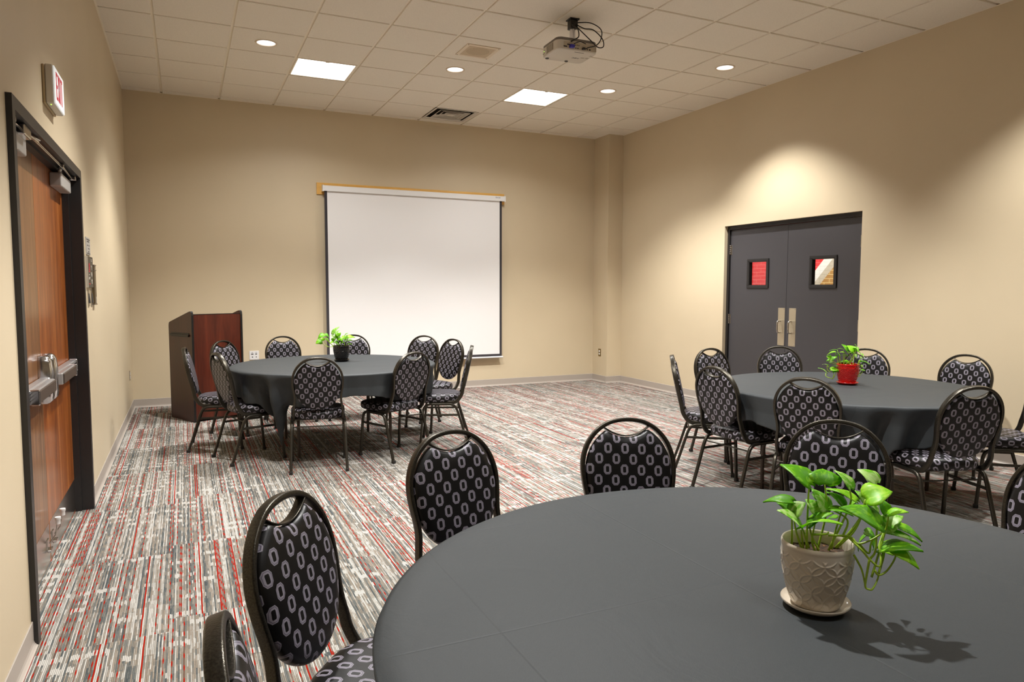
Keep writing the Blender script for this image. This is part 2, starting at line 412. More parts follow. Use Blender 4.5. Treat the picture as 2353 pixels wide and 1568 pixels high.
STEMS_CREAM = [[(-0.019,0.052,0.114),(-0.027,0.046,0.168),(-0.035,0.04,0.199)],[(-0.034,0.009,0.125),(-0.051,0.012,0.17),(-0.04,0.031,0.2)],[(-0.018,0.02,0.119),(-0.044,0.005,0.174)],[(-0.014,0.016,0.12),(-0.014,0.016,0.225),(-0.013,0.015,0.265)],[(0.008,0.006,0.12),(0.026,0.001,0.209),(0.022,0.005,0.266)],[(0.03,-0.004,0.12),(0.055,-0.033,0.224),(0.055,-0.032,0.263)],[(0.024,-0.027,0.135),(0.051,-0.058,0.196),(0.059,-0.068,0.248)],[(0.041,-0.017,0.129),(0.078,-0.043,0.2),(0.112,-0.052,0.274)],[(0.029,-0.033,0.142),(0.046,-0.053,0.176),(0.056,-0.064,0.215),(0.06,-0.069,0.246)],[(-0.033,-0.008,0.137),(-0.046,-0.008,0.164),(-0.057,-0.01,0.184)],[(-0.013,-0.016,0.131),(-0.022,-0.005,0.159),(-0.026,-0.0,0.183)],[(0.019,-0.021,0.131),(0.023,-0.026,0.171),(0.047,-0.024,0.224)],[(0.032,-0.037,0.161),(0.038,-0.043,0.199),(0.016,-0.018,0.219)],[(-0.003,0.003,0.122),(-0.007,0.008,0.149),(-0.001,0.001,0.208)],[(-0.03,-0.011,0.167),(-0.012,-0.032,0.172),(-0.009,-0.036,0.178)],[(-0.001,-0.029,0.167),(0.018,-0.066,0.173),(0.02,-0.084,0.164),(0.034,-0.1,0.173),(0.053,-0.107,0.184),(0.084,-0.096,0.188)],[(0.018,-0.066,0.17),(0.018,-0.097,0.154),(0.027,-0.108,0.138),(0.039,-0.12,0.125),(0.049,-0.117,0.138),(0.062,-0.102,0.16),(0.092,-0.091,0.187)],[(0.027,-0.108,0.138),(0.025,-0.105,0.108),(0.024,-0.103,0.079),(0.029,-0.109,0.074),(0.033,-0.114,0.078),(0.055,-0.109,0.099),(0.083,-0.095,0.143)],[(0.024,-0.073,0.136),(0.027,-0.091,0.109),(0.024,-0.103,0.079)],[(0.042,-0.109,0.113),(0.047,-0.115,0.104),(0.065,-0.12,0.112),(0.082,-0.125,0.14),(0.079,-0.12,0.154)],[(0.039,-0.105,0.097),(0.061,-0.1,0.133),(0.087,-0.099,0.197),(0.088,-0.101,0.222)],[(0.036,-0.102,0.135),(0.05,-0.103,0.151),(0.059,-0.098,0.201),(0.056,-0.11,0.205)],[(0.022,-0.086,0.164),(0.05,-0.088,0.14),(0.071,-0.081,0.164),(0.115,-0.101,0.194)],[(0.047,-0.115,0.108),(0.077,-0.103,0.141),(0.072,-0.097,0.148)]]
LEAVES_BLACK = [((-0.144,0.066,0.25),(-0.209,0.061,0.217),0.5,0),((-0.146,0.018,0.259),(-0.111,0.018,0.223),0.5,0),((-0.176,0.049,0.185),(-0.232,0.051,0.17),0.8,1),((-0.179,0.012,0.191),(-0.23,0.025,0.188),0.5,0),((-0.083,-0.011,0.259),(-0.02,-0.016,0.331),0.3,2),((-0.049,0.035,0.249),(-0.009,0.028,0.293),0.4,1),((-0.028,0.001,0.241),(-0.047,0.015,0.276),0.6,1),((-0.012,0.033,0.245),(0.003,0.029,0.271),0.5,1),((-0.06,-0.003,0.21),(-0.099,0.002,0.249),0.5,2),((-0.009,0.033,0.229),(-0.054,0.044,0.246),0.5,0),((0.027,-0.027,0.241),(0.059,-0.042,0.267),0.6,0),((0.053,-0.037,0.225),(0.127,-0.03,0.223),0.45,1),((0.073,-0.0,0.194),(0.108,0.003,0.196),0.5,0),((0.056,-0.016,0.161),(0.103,-0.018,0.155),0.35,2),((-0.061,0.045,0.182),(-0.097,0.059,0.169),0.6,1),((-0.06,0.0,0.185),(-0.026,-0.017,0.153),0.55,2),((0.019,0.017,0.2),(-0.035,0.033,0.214),0.5,2),((0.005,-0.021,0.197),(-0.047,0.003,0.197),0.7,1),((-0.07,0.014,0.216),(-0.076,0.018,0.184),0.6,1),((0.035,-0.011,0.195),(0.096,-0.029,0.227),0.5,2),((-0.118,0.042,0.196),(-0.154,0.049,0.216),0.7,2),((0.01,-0.025,0.178),(-0.022,-0.011,0.159),0.7,1),((-0.025,0.032,0.22),(-0.063,0.047,0.233),0.6,1),((0.039,-0.009,0.214),(0.008,0.009,0.24),0.7,1),((0.048,0.007,0.181),(0.072,-0.001,0.194),0.7,2),((-0.167,0.009,0.2),(-0.183,0.022,0.228),0.6,1),((-0.005,0.011,0.182),(0.033,0.011,0.165),0.7,0),((-0.033,-0.006,0.197),(-0.001,-0.003,0.221),0.7,0)]
STEMS_BLACK = [[(-0.062,0.012,0.139),(-0.115,0.023,0.185),(-0.15,0.03,0.252)],[(-0.076,0.005,0.14),(-0.132,0.006,0.139),(-0.172,0.024,0.167),(-0.179,0.035,0.186)],[(-0.074,0.015,0.143),(-0.109,0.022,0.185),(-0.144,0.029,0.258)],[(-0.062,0.012,0.138),(-0.07,0.014,0.197),(-0.078,0.016,0.257)],[(-0.044,0.009,0.137),(-0.049,0.01,0.196),(-0.054,0.011,0.251)],[(-0.019,0.004,0.137),(-0.027,0.005,0.241)],[(-0.001,0.0,0.137),(0.009,-0.002,0.196)],[(0.029,-0.006,0.136),(0.031,-0.006,0.24)],[(0.041,-0.008,0.136),(0.058,-0.012,0.224)],[(0.047,-0.009,0.137),(0.07,-0.014,0.195)],[(0.051,-0.01,0.137),(0.057,-0.011,0.161)],[(-0.078,-0.005,0.139),(-0.126,0.005,0.142),(-0.163,0.032,0.198)],[(-0.068,0.013,0.138),(-0.104,0.021,0.172),(-0.121,0.024,0.198)]]
LEAVES_RED = [((-0.067,0.04,0.248),(-0.104,0.079,0.241),0.35,0),((-0.056,0.068,0.23),(-0.088,0.114,0.203),0.45,1),((0.007,0.011,0.238),(-0.016,0.046,0.289),0.5,0),((0.031,-0.022,0.237),(0.015,0.022,0.282),0.6,1),((0.031,-0.042,0.27),(0.019,-0.036,0.295),0.3,0),((0.059,-0.038,0.253),(0.034,-0.012,0.27),0.6,2),((0.059,-0.014,0.246),(0.087,-0.042,0.21),0.55,0),((0.084,-0.044,0.218),(0.1,-0.054,0.181),0.6,2),((0.051,-0.062,0.2),(0.063,-0.072,0.175),0.7,2),((0.015,-0.086,0.175),(0.052,-0.146,0.153),0.3,0),((0.009,-0.085,0.177),(0.031,-0.113,0.153),0.35,1),((0.072,-0.053,0.14),(0.083,-0.061,0.119),0.5,2),((0.09,-0.044,0.104),(0.11,-0.062,0.097),0.4,2),((-0.073,0.089,0.186),(-0.091,0.113,0.195),0.8,1),((-0.039,0.12,0.16),(-0.002,0.095,0.193),0.5,0),((-0.11,0.07,0.176),(-0.123,0.086,0.16),0.7,0),((-0.1,0.083,0.131),(-0.122,0.122,0.137),0.45,2),((-0.061,0.13,0.066),(-0.099,0.177,0.106),0.45,2),((-0.045,0.037,0.2),(-0.061,0.057,0.234),0.7,1),((-0.051,0.048,0.202),(-0.061,0.068,0.205),0.6,0),((0.012,0.014,0.203),(-0.01,0.057,0.206),0.4,0),((0.039,0.03,0.152),(0.006,0.082,0.153),0.45,0),((-0.109,0.054,0.106),(-0.048,0.012,0.099),0.35,1),((-0.081,0.02,0.132),(-0.103,0.055,0.129),0.4,0),((-0.1,0.043,0.09),(-0.07,0.012,0.095),0.35,0),((0.06,0.004,0.215),(0.028,0.034,0.227),0.5,1),((-0.014,0.017,0.229),(-0.045,0.039,0.232),0.3,1),((0.006,0.048,0.251),(-0.026,0.072,0.254),0.4,2),((0.056,-0.021,0.215),(0.082,-0.04,0.202),0.7,2),((-0.008,-0.066,0.218),(0.002,-0.069,0.187),0.6,2),((0.04,0.01,0.146),(0.03,0.023,0.153),0.6,0),((0.045,-0.013,0.249),(0.064,-0.029,0.223),0.7,2),((-0.066,0.081,0.16),(-0.08,0.094,0.148),0.7,2)]
STEMS_RED = [[(-0.04,0.048,0.138),(-0.036,0.044,0.173),(-0.037,0.044,0.199)],[(-0.034,0.041,0.138),(-0.065,0.079,0.162),(-0.074,0.09,0.164)],[(-0.04,0.048,0.138),(-0.08,0.098,0.153),(-0.073,0.089,0.186)],[(-0.043,0.052,0.137),(-0.045,0.055,0.185),(-0.056,0.068,0.23)],[(-0.019,0.023,0.139),(-0.02,0.024,0.2),(-0.019,0.024,0.253)],[(-0.016,0.019,0.139),(-0.014,0.017,0.201),(-0.014,0.017,0.229)],[(-0.028,0.034,0.139),(-0.035,0.042,0.189),(-0.047,0.057,0.246)],[(-0.01,0.012,0.143),(0.011,-0.013,0.179),(0.022,-0.027,0.219)],[(-0.004,0.004,0.148),(0.021,-0.026,0.192),(0.023,-0.028,0.238)],[(0.001,-0.001,0.149),(0.019,-0.022,0.176),(-0.002,0.003,0.239)],[(0.006,-0.007,0.149),(0.025,-0.031,0.203),(0.033,-0.04,0.27)],[(-0.117,0.064,0.121),(-0.125,0.074,0.131),(-0.123,0.071,0.102),(-0.109,0.054,0.084)],[(-0.099,0.041,0.037),(-0.127,0.075,0.051),(-0.123,0.086,0.071),(-0.111,0.087,0.073)],[(-0.099,0.041,0.037),(-0.096,0.039,0.069),(-0.1,0.043,0.09)],[(-0.096,0.038,0.048),(-0.088,0.028,0.081),(-0.089,0.03,0.094)],[(-0.007,-0.023,0.151),(0.001,-0.033,0.117),(0.012,-0.046,0.092),(0.03,-0.067,0.059),(0.042,-0.083,0.084),(0.048,-0.09,0.1)],[(-0.007,-0.023,0.151),(0.006,-0.039,0.11),(0.021,-0.057,0.093),(0.036,-0.059,0.126),(0.046,-0.055,0.173)],[(0.004,-0.02,0.145),(0.017,-0.036,0.104),(0.026,-0.047,0.099),(0.039,-0.047,0.138),(0.044,-0.054,0.168)],[(-0.004,-0.027,0.146),(0.005,-0.038,0.134),(0.015,-0.034,0.178),(0.03,-0.037,0.249)],[(0.024,-0.03,0.108),(0.04,-0.048,0.093),(0.049,-0.06,0.136),(0.051,-0.062,0.2)],[(0.012,-0.046,0.1),(0.025,-0.062,0.067),(0.038,-0.077,0.099),(0.04,-0.08,0.144)],[(0.012,-0.014,0.144),(0.029,-0.035,0.124),(0.042,-0.051,0.152),(0.049,-0.059,0.171)]]
BRICK = mk_brick()
# ------------------------------------------------------------ setting
YF = -13.2
def S(name, bm, mat, parent=None, **k):
    o = obj(name, bm, mat, parent, **k)
    if parent is None: o['kind'] = 'structure'
    return o
S('floor', B((-0.2, YF, -0.1), (XR+0.12, 0.1, 0.0)), CARPET)
DL = dict(y0=-6.31, y1=-4.305, z=2.20)        # rough opening of the left double door
DR = dict(y0=-4.665, y1=-2.69, z=2.235)       # right double door
bm = bmesh.new()
box(bm, (-0.16, YF, 0), (0, DL['y0'], H+.15)); box(bm, (-0.16, DL['y1'], 0), (0, 0.16, H+.15)); box(bm, (-0.16, DL['y0'], DL['z']), (0, DL['y1'], H+.15))
S('wall_left', bm, WALL)
bm = bmesh.new()
box(bm, (XR, YF, 0), (XR+.2, DR['y0'], H+.15)); box(bm, (XR, DR['y1'], 0), (XR+.2, 0.16, H+.15)); box(bm, (XR, DR['y0'], DR['z']), (XR+.2, DR['y1'], H+.15))
S('wall_right', bm, WALL)
S('wall_back', B((0, 0, 0), (XR, 0.16, H+.15)), WALL)
S('wall_front', B((0, YF-.16, 0), (XR, YF, H+.15)), WALL)
S('wall_column', B((6.50, -0.41, 0), (XR, 0, H), ), WALL)
# baseboards: cove profile
def cove(bm, p0, p1, n):
    """p0->p1 along the wall foot, n = normal into the room"""
    prof = [(0, 0), (0, .0995), (.003, .1015), (.006, .0985), (.006, .022), (.009, .012), (.016, .004), (.021, .0012), (.021, 0)]
    rings = []
    for p in (p0, p1):
        rings.append([bm.verts.new((p[0]+n[0]*d, p[1]+n[1]*d, z)) for d, z in prof])
    k = len(prof)
    for i in range(k): bm.faces.new((rings[0][i], rings[0][(i+1) % k], rings[1][(i+1) % k], rings[1][i]))
    bm.faces.new(rings[0]); bm.faces.new(rings[1][::-1])
bm = bmesh.new(); cove(bm, (0, YF), (0, -6.30), (1, 0)); cove(bm, (0, -4.315), (0, 0), (1, 0)); S('baseboard_left', bm, VINYL)
bm = bmesh.new(); cove(bm, (0, 0), (6.50, 0), (0, -1)); S('baseboard_back', bm, VINYL)
bm = bmesh.new(); cove(bm, (6.50, 0), (6.50, -.41), (-1, 0)); cove(bm, (6.479, -.41), (XR, -.41), (0, -1)); S('baseboard_column', bm, VINYL)
bm = bmesh.new(); cove(bm, (XR, YF), (XR, DR['y0']), (-1, 0)); cove(bm, (XR, DR['y1']), (XR, -.41), (-1, 0)); S('baseboard_right', bm, VINYL)
# ceiling: tegular tiles in a two-foot grid
T = .64008; X0 = .4197; Y0 = -.7693
tx = [X0+T*i for i in range(-1, 11)]; ty = [Y0-T*j for j in range(-2, 20)]
DOWN = [(1, 2), (4, 2), (7, 2), (8, 4), (1, 6), (2, 9), (6, 8), (8, 9)]  # grid cells (i, j)
TROFF = [(2, 1), (6, 1), (2, 13), (6, 13)]
VENT = [(5, -1)]; SPK = [(4, 3)]
def cell(i, j):
    xa = max(X0+T*i, 0); xb = min(X0+T*(i+1), XR); yb = min(Y0-T*j, 0); ya = max(Y0-T*(j+1), YF); return xa, xb, ya, yb
bm = bmesh.new(); g = .012; dz = .014
for i in range(-1, 10):
    for j in range(-2, 20):
        xa, xb, ya, yb = cell(i, j)
        if xb-xa < .03 or yb-ya < .03: continue
        if (i, j) in TROFF or (i, j) in VENT: continue
        xl = xa+(g if xa > 0 else .0); xh = xb-(g if xb < XR else 0); yl = ya+(g if ya > YF else 0); yh = yb-(g if yb < 0 else 0)
        b = .004
        lo = [bm.verts.new(p) for p in ((xl+b, yl+b, H-dz), (xh-b, yl+b, H-dz), (xh-b, yh-b, H-dz), (xl+b, yh-b, H-dz))]
        up = [bm.verts.new(p) for p in ((xl, yl, H+.001), (xh, yl, H+.001), (xh, yh, H+.001), (xl, yh, H+.001))]
        md = [bm.verts.new(p) for p in ((xl, yl, H-dz+.003), (xh, yl, H-dz+.003), (xh, yh, H-dz+.003), (xl, yh, H-dz+.003))]
        for q in range(4):
            bm.faces.new((md[q], md[(q+1) % 4], lo[(q+1) % 4], lo[q])); bm.faces.new((up[q], up[(q+1) % 4], md[(q+1) % 4], md[q]))
        if (i, j) in DOWN:
            cx, cyy = (xa+xb)/2, (ya+yb)/2; nn = 32
            ring = [bm.verts.new((cx+.088*math.cos(2*PI*k/nn), cyy+.088*math.sin(2*PI*k/nn), H-dz)) for k in range(nn)]
            # fan between the square and the round hole
            cor = {0: lo[2], 1: lo[3], 2: lo[0], 3: lo[1]}
            for k in range(nn):
                c0 = ((k+4) // 8+0) % 4; a0 = (k) ; q = int(((k+.5)*360/nn)//90) % 4
                bm.faces.new((ring[k], ring[(k+1) % nn], cor[q]))
            for q in range(4):
                bm.faces.new((cor[q], ring[(q+1)*8 % nn], cor[(q+1) % 4]))
        else: bm.faces.new(lo)
CE = S('ceiling', bm, TILE)
bm = bmesh.new()
for x in tx:
    if 0 < x < XR: box(bm, (x-.0125, YF, H-.001), (x+.0125, 0, H+.03))
for i in range(len(tx)-1):
    for y in ty:
        if YF < y < 0: box(bm, (max(tx[i]+.0125, 0), y-.0125, H-.0005), (min(tx[i+1]-.0125, XR), y+.0125, H+.03))
S('ceiling_grid', bm, TEE, CE)
bm = bmesh.new()
box(bm, (0, YF, H-.0155), (.016, 0, H-.0145)); box(bm, (XR-.016, YF, H-.0155), (XR, 0, H-.0145)); box(bm, (0, -.016, H-.0155), (XR, 0, H-.0145))
S('wall_angle', bm, TEE, CE)
S('ceiling_deck', B((-.16, YF-.16, H+.3), (XR+.2, .16, H+.34)), TILE, CE)
# ------------------------------------------------------------ corridor beyond the black doors
S('wall_corridor', B((10.3, -6, -.1), (10.5, 4, 3.3)), BRICK)
S('floor_corridor', B((XR+.2, -6, -.1), (10.3, 4, 0)), plain('corridor_floor_vinyl', sr(150, 140, 125), .5))
S('ceiling_corridor', B((XR+.2, -6, 3.3), (10.5, 4, 3.4)), TILE)
ad = bpy.data.lights.new('corridor_light', 'AREA'); ad.energy = 170; ad.shape = 'RECTANGLE'; ad.size = .6; ad.size_y = 5; ad.color = (1, .97, .92)
ao = bpy.data.objects.new('corridor_light', ad); C.objects.link(ao); ao.location = (8.9, -.8, 3.25)
# ------------------------------------------------------------ ceiling fixtures
def fixc(i, j):
    return X0+T*(i+.5), Y0-T*(j+.5)
def downlight(i, j, label, visible=True, grp='round recessed downlights in the ceiling'):
    cx, cyy = fixc(i, j)
    t = empty('recessed_downlight', (cx, cyy, H-.017), 0, label, 'ceiling light', grp)
    bm = bmesh.new(); lathe(bm, [(.085, .006), (.085, -.001), (.089, -.004), (.100, -.003), (.103, .003)], 40); obj('trim_ring', bm, TRIMW, t, 60)
    bm = bmesh.new(); lathe(bm, [(.086, 0.0), (.082, .03), (.066, .09), (.045, .115)], 40); obj('reflector', bm, REFL, t, 80)
    bm = bmesh.new(); lathe(bm, [(.001, .108), (.03, .106), (.052, .112)], 24); obj('lamp', bm, LAMPGLOW, t, 80)
    ld = bpy.data.lights.new('downlight_beam', 'SPOT'); ld.energy = DOWN_W*{(2, 9): 1.6, (8, 4): .72, (8, 9): .8}.get((i, j), 1.0); ld.spot_size = math.radians(106); ld.spot_blend = .62; ld.shadow_soft_size = .045
    ld.color = (1.0, .985, .955)
    lo = bpy.data.objects.new('downlight_beam', ld); C.objects.link(lo); lo.parent = t; lo.location = (0, 0, -.012)
    return t
downlight(1, 2, 'round recessed downlight left of the left bright square panel, nearest the left wall')
downlight(4, 2, 'round recessed downlight beside the square ceiling speaker')
downlight(7, 2, 'round recessed downlight just right of the right bright square panel')
downlight(8, 4, 'round recessed downlight nearest the right wall')
for i, j in DOWN[4:]:
    downlight(i, j, 'round recessed downlight out of the picture above the near tables', grp='downlights outside the picture')
def troffer(i, j, label, grp):
    cx, cyy = fixc(i, j)
    t = empty('fluorescent_troffer', (cx, cyy, H-.012), 0, label, 'ceiling light', grp)
    h = T/2-.013
    bm = bmesh.new()
    for a, b_ in (((-h, -h), (h, -h+.016)), ((-h, h-.016), (h, h)), ((-h, -h+.016), (-h+.016, h-.016)), ((h-.016, -h+.016), (h, h-.016))):
        box(bm, (a[0], a[1], 0), (b_[0], b_[1], .014))
    obj('frame', bm, TEE, t)
    bm = bmesh.new(); box(bm, (-h+.016, -h+.016, .006), (h-.016, h-.016, .012)); obj('diffuser', bm, PANEL, t)
    bm = bmesh.new(); box(bm, (-.02, -h+.004, -.004), (.02, -h+.026, 0), .002); obj('latch', bm, TEE, t)
    ld = bpy.data.lights.new('troffer_light', 'AREA'); ld.shape = 'SQUARE'; ld.size = .56; ld.energy = TROFFER_W*(.6 if j > 5 else 1.0); ld.spread = math.radians(145); ld.color = (1, .995, .985)
    lo = bpy.data.objects.new('troffer_light', ld); C.objects.link(lo); lo.parent = t; lo.location = (0, 0, -.002)
troffer(2, 1, 'brightly lit square ceiling panel above the lectern side, the left one', 'lit square ceiling panels')
troffer(6, 1, 'brightly lit square ceiling panel right of the air diffuser, the right one', 'lit square ceiling panels')
for i, j in TROFF[2:]:  # unseen panels added behind the camera as fill light
    troffer(i, j, 'unseen lit ceiling panel added for fill, outside the picture', 'added fill panels outside the picture')
# air diffuser
cx, cyy = fixc(5, -1)
t = empty('air_diffuser', (cx, cyy, H-.010), 0, 'square louvred air diffuser in the ceiling by the back wall', 'air vent')
h = T/2-.014
def frust(bm, a, b_, za, zb, th=.004):
    A = [bm.verts.new((sx*a, sy_*a, za)) for sx, sy_ in ((-1, -1), (1, -1), (1, 1), (-1, 1))]; Bq = [bm.verts.new((sx*b_, sy_*b_, zb)) for sx, sy_ in ((-1, -1), (1, -1), (1, 1), (-1, 1))]
    for q in range(4): bm.faces.new((A[q], A[(q+1) % 4], Bq[(q+1) % 4], Bq[q]))
bm = bmesh.new()
frust(bm, h, h-.03, .0, .0); frust(bm, h-.03, h-.045, .0, .012)
obj('frame', bm, OFFWHITE, t)
for a in (.215, .155, .10):
    bm = bmesh.new(); frust(bm, a, a-.05, .0, .035); frust(bm, a, a-.012, 0, 0); obj('louvre', bm, OFFWHITE, t)
bm = bmesh.new(); box(bm, (-.045, -.045, -.002), (.045, .045, .004)); obj('centre_plate', bm, OFFWHITE, t)
bm = bmesh.new(); box(bm, (-h+.02, -h+.02, .07), (h-.02, h-.02, .08)); frust(bm, h-.035, h-.035, .012, .07); obj('duct', bm, plain('dark_duct_interior', sr(30, 26, 16), .8), t)
# speaker
cx, cyy = fixc(4, 3)
t = empty('ceiling_speaker', (cx, cyy, H-.014), 0, 'square ceiling speaker with a perforated grille beside the projector', 'speaker')
bm = bmesh.new(); frust(bm, .172, .140, -.008, -.008); frust(bm, .172, .172, -.008, 0); frust(bm, .140, .135, -.008, -.003); obj('frame', bm, TRIMW, t)
m = Mat('perforated_speaker_grille'); x, y, z = m.xyz()
dd = m._d if hasattr(m, '_d') else ((x*x+y*y).pow(.5))
px = ((x*250).fract()-.5); py = ((y*250).fract()-.5)
m.set(Base_Color=m.mix(((px*px+py*py) < .07)*(dd < .115), sr(196, 176, 146), sr(120, 96, 52)), Roughness=.6)
bm = bmesh.new(); lathe(bm, [(.002, -.002), (.08, -.002), (.1, -.0025), (.135, -.003)], 24)
bm.free(); bm = bmesh.new(); box(bm, (-.137, -.137, -.0035), (.137, .137, -.001)); obj('grille', bm, m.m, t)
for sx in (-1, 1):
    for sy_ in (-1, 1):
        bm = bmesh.new(); lathe(bm, [(.001, -.0105), (.005, -.009), (.005, -.007)], 10, (sx*.158, sy_*.158, 0)); obj('screw', bm, DARKTXT, t)
# ------------------------------------------------------------ left door (door_1)
D1 = empty('door_1', (0, -5.3075, 0), kind='structure')
def P1(name, bm, mat, par=None, **k): return obj(name, bm, mat, par or D1, **k)
HW = 1.0025
prof = [(.022, -.052), (.022, 0), (-.045, 0), (-.045, .016), (-.13, .016), (-.13, -.052)]   # (x, inward offset)
bm = bmesh.new()
for s in (-1, 1):
    poly = [(x_, s*(HW-.052-v)) for x_, v in prof]
    prism(bm, poly, 'z', 0.0, 2.20-.052+.0)
poly = [(x_, 2.20-.052-v) for x_, v in prof]
A_ = [bm.verts.new((x_, -HW, z_)) for x_, z_ in poly]; B_ = [bm.verts.new((x_, HW, z_)) for x_, z_ in poly]
bm.faces.new(A_); bm.faces.new(B_[::-1])
for i in range(len(poly)): bm.faces.new((A_[i], A_[(i+1) % 6], B_[(i+1) % 6], B_[i]))
P1('frame', bm, BLACKPAINT)
LZ = 2.138; FX = -.082
for s, dm in ((-1, DOORWOOD_GLARE), (1, DOORWOOD)):
    y0, y1 = (.002, HW-.056) if s > 0 else (-(HW-.056), -.002)
    P1('door_leaf', B((FX-.044, y0, .008), (FX, y1, LZ), .0015), dm)
    leafp = [o for o in D1.children][-1]
    e0 = min(abs(y0), abs(y1)); e1 = max(abs(y0), abs(y1))
    def Y(a): return s*a
    def bx(a0, a1, x0, x1, z0, z1, bv=.003, sg=2):
        return B((x0, min(Y(a0), Y(a1)), z0), (x1, max(Y(a0), Y(a1)), z1), bv, seg=sg)
    k = P1('kick_plate', bx(.012, e1-.012, FX, FX+.0015, .018, .215, 0), STEEL)
    # panic device
    rail = P1('panic_bar', bx(.12, e1-.03, FX+.002, FX+.045, .925, .995, .006), ALU)
    for zz in (.942, .958, .974):
        bm = bx(.12, e1-.032, FX+.044, FX+.0475, zz, zz+.006, .001, 1); obj('groove_rib', bm, CHROME, rail)
    bm = bx(.125, .60, FX+.045, FX+.075, .928, .992, .006); obj('touch_bar', bm, ALU, rail)
    bm = bx(.135, .59, FX+.075, FX+.082, .932, .988, .004); obj('touch_pad', bm, DARKBRONZE, rail, label=None) if False else tag(obj('touch_pad', bm, DARKBRONZE, rail), 'brown push pad')
    bm = bx(e1-.03, e1-.012, FX+.002, FX+.05, .92, 1.0, .008, 3); obj('end_cap', bm, CHROME, rail)
    bm = bx(.59, .605, FX+.045, FX+.085, .924, .996, .006, 3); obj('pad_end', bm, CHROME, rail)
    # latch housing: stepped polished case near the meeting edge
    bm = bmesh.new()
    secs = [(.86, .028, .040), (.875, .034, .055), (.90, .036, .060), (1.03, .036, .060), (1.075, .034, .056), (1.095, .030, .048), (1.105, .022, .036)]
    rings = []
    for z_, hw_, dp in secs:
        cyv = .070
        pts_ = [(FX+.001, cyv-hw_), (FX+dp-.012, cyv-hw_), (FX+dp-.004, cyv-hw_+.006), (FX+dp, cyv-hw_+.014), (FX+dp, cyv+hw_-.014), (FX+dp-.004, cyv+hw_-.006), (FX+dp-.012, cyv+hw_), (FX+.001, cyv+hw_)]
        rings.append([bm.verts.new((a, Y(b_), z_)) for a, b_ in pts_])
    for q in range(len(rings)-1):
        for v in range(8): bm.faces.new((rings[q][v], rings[q][(v+1) % 8], rings[q+1][(v+1) % 8], rings[q+1][v]))
    bm.faces.new(rings[0]); bm.faces.new(rings[-1])
    P1('latch_housing', bm, CHROME, None, smooth=45)
    # closer
    cl = P1('door_closer', bx(.50, .86, FX, FX+.062, 2.035, 2.115, .008, 3), GREYPAINT)
    bm = bmesh.new(); lathe(bm, [(.001, 2.145), (.012, 2.145), (.014, 2.12), (.014, 2.112)], 16, (FX+.035, Y(.62), 0)); obj('spindle', bm, CHROME, cl, 50)
    bm = bmesh.new(); sweep(bm, [(FX+.035, Y(.62), 2.135), (FX+.075, Y(.42), 2.137), (FX+.085, Y(.36), 2.138)], rrect(.022, .007, .002, 2), (0, 0, 1)); obj('main_arm', bm, CHROME, cl)
    bm = bmesh.new(); tube(bm, [(FX+.085, Y(.36), 2.130), (-.015, Y(.86), 2.128)], .0055, 10); obj('rod_arm', bm, CHROME, cl, 60)
    bm = bx(.85, .90, -.030, .008, 2.118, 2.147, .005, 3); obj('bracket', bm, CHROME, cl)
    # kick-down holder
    kh = P1('door_holder', bx(.055, .10, FX, FX+.006, .095, .15, .001, 1), STEEL)
    bm = bmesh.new(); sweep(bm, [(FX+.012, Y(.078), .13), (FX+.04, Y(.078), .17), (FX+.05, Y(.078), .235)], rrect(.018, .006, .002, 2), (1, 0, 0)); obj('lever', bm, STEEL, kh)
    bm = bmesh.new(); lathe(bm, [(.001, .258), (.004, .258), (.005, .262), (.014, .262), (.0145, .250), (.012, .247), (.011, .225), (.001, .225)], 16, (FX+.052, Y(.078), 0)); tag(obj('foot', bm, WHITEPLASTIC, kh, 50), 'pale rubber tip')
    bm = bx(.045, .11, FX+.004, FX+.022, .085, .10, .003, 1); obj('pivot', bm, CHROME, kh)
bm = bmesh.new()
for dz_ in (0, .009): tube(bm, [(-.004, -.44, 2.128+dz_), (-.004, .50, 2.128+dz_)], .0032, 8)
obj('coordinator_rod', bm, CHROME, D1, 60)
bm = bmesh.new(); box(bm, (-.030, -.70, 2.100), (.010, -.56, 2.147), .006, 3); sweep(bm, [(-.012, -.60, 2.118), (-.004, -.43, 2.130)], rrect(.018, .008, .002, 2), (0, 0, 1)); obj('coordinator_bracket', bm, CHROME, D1)
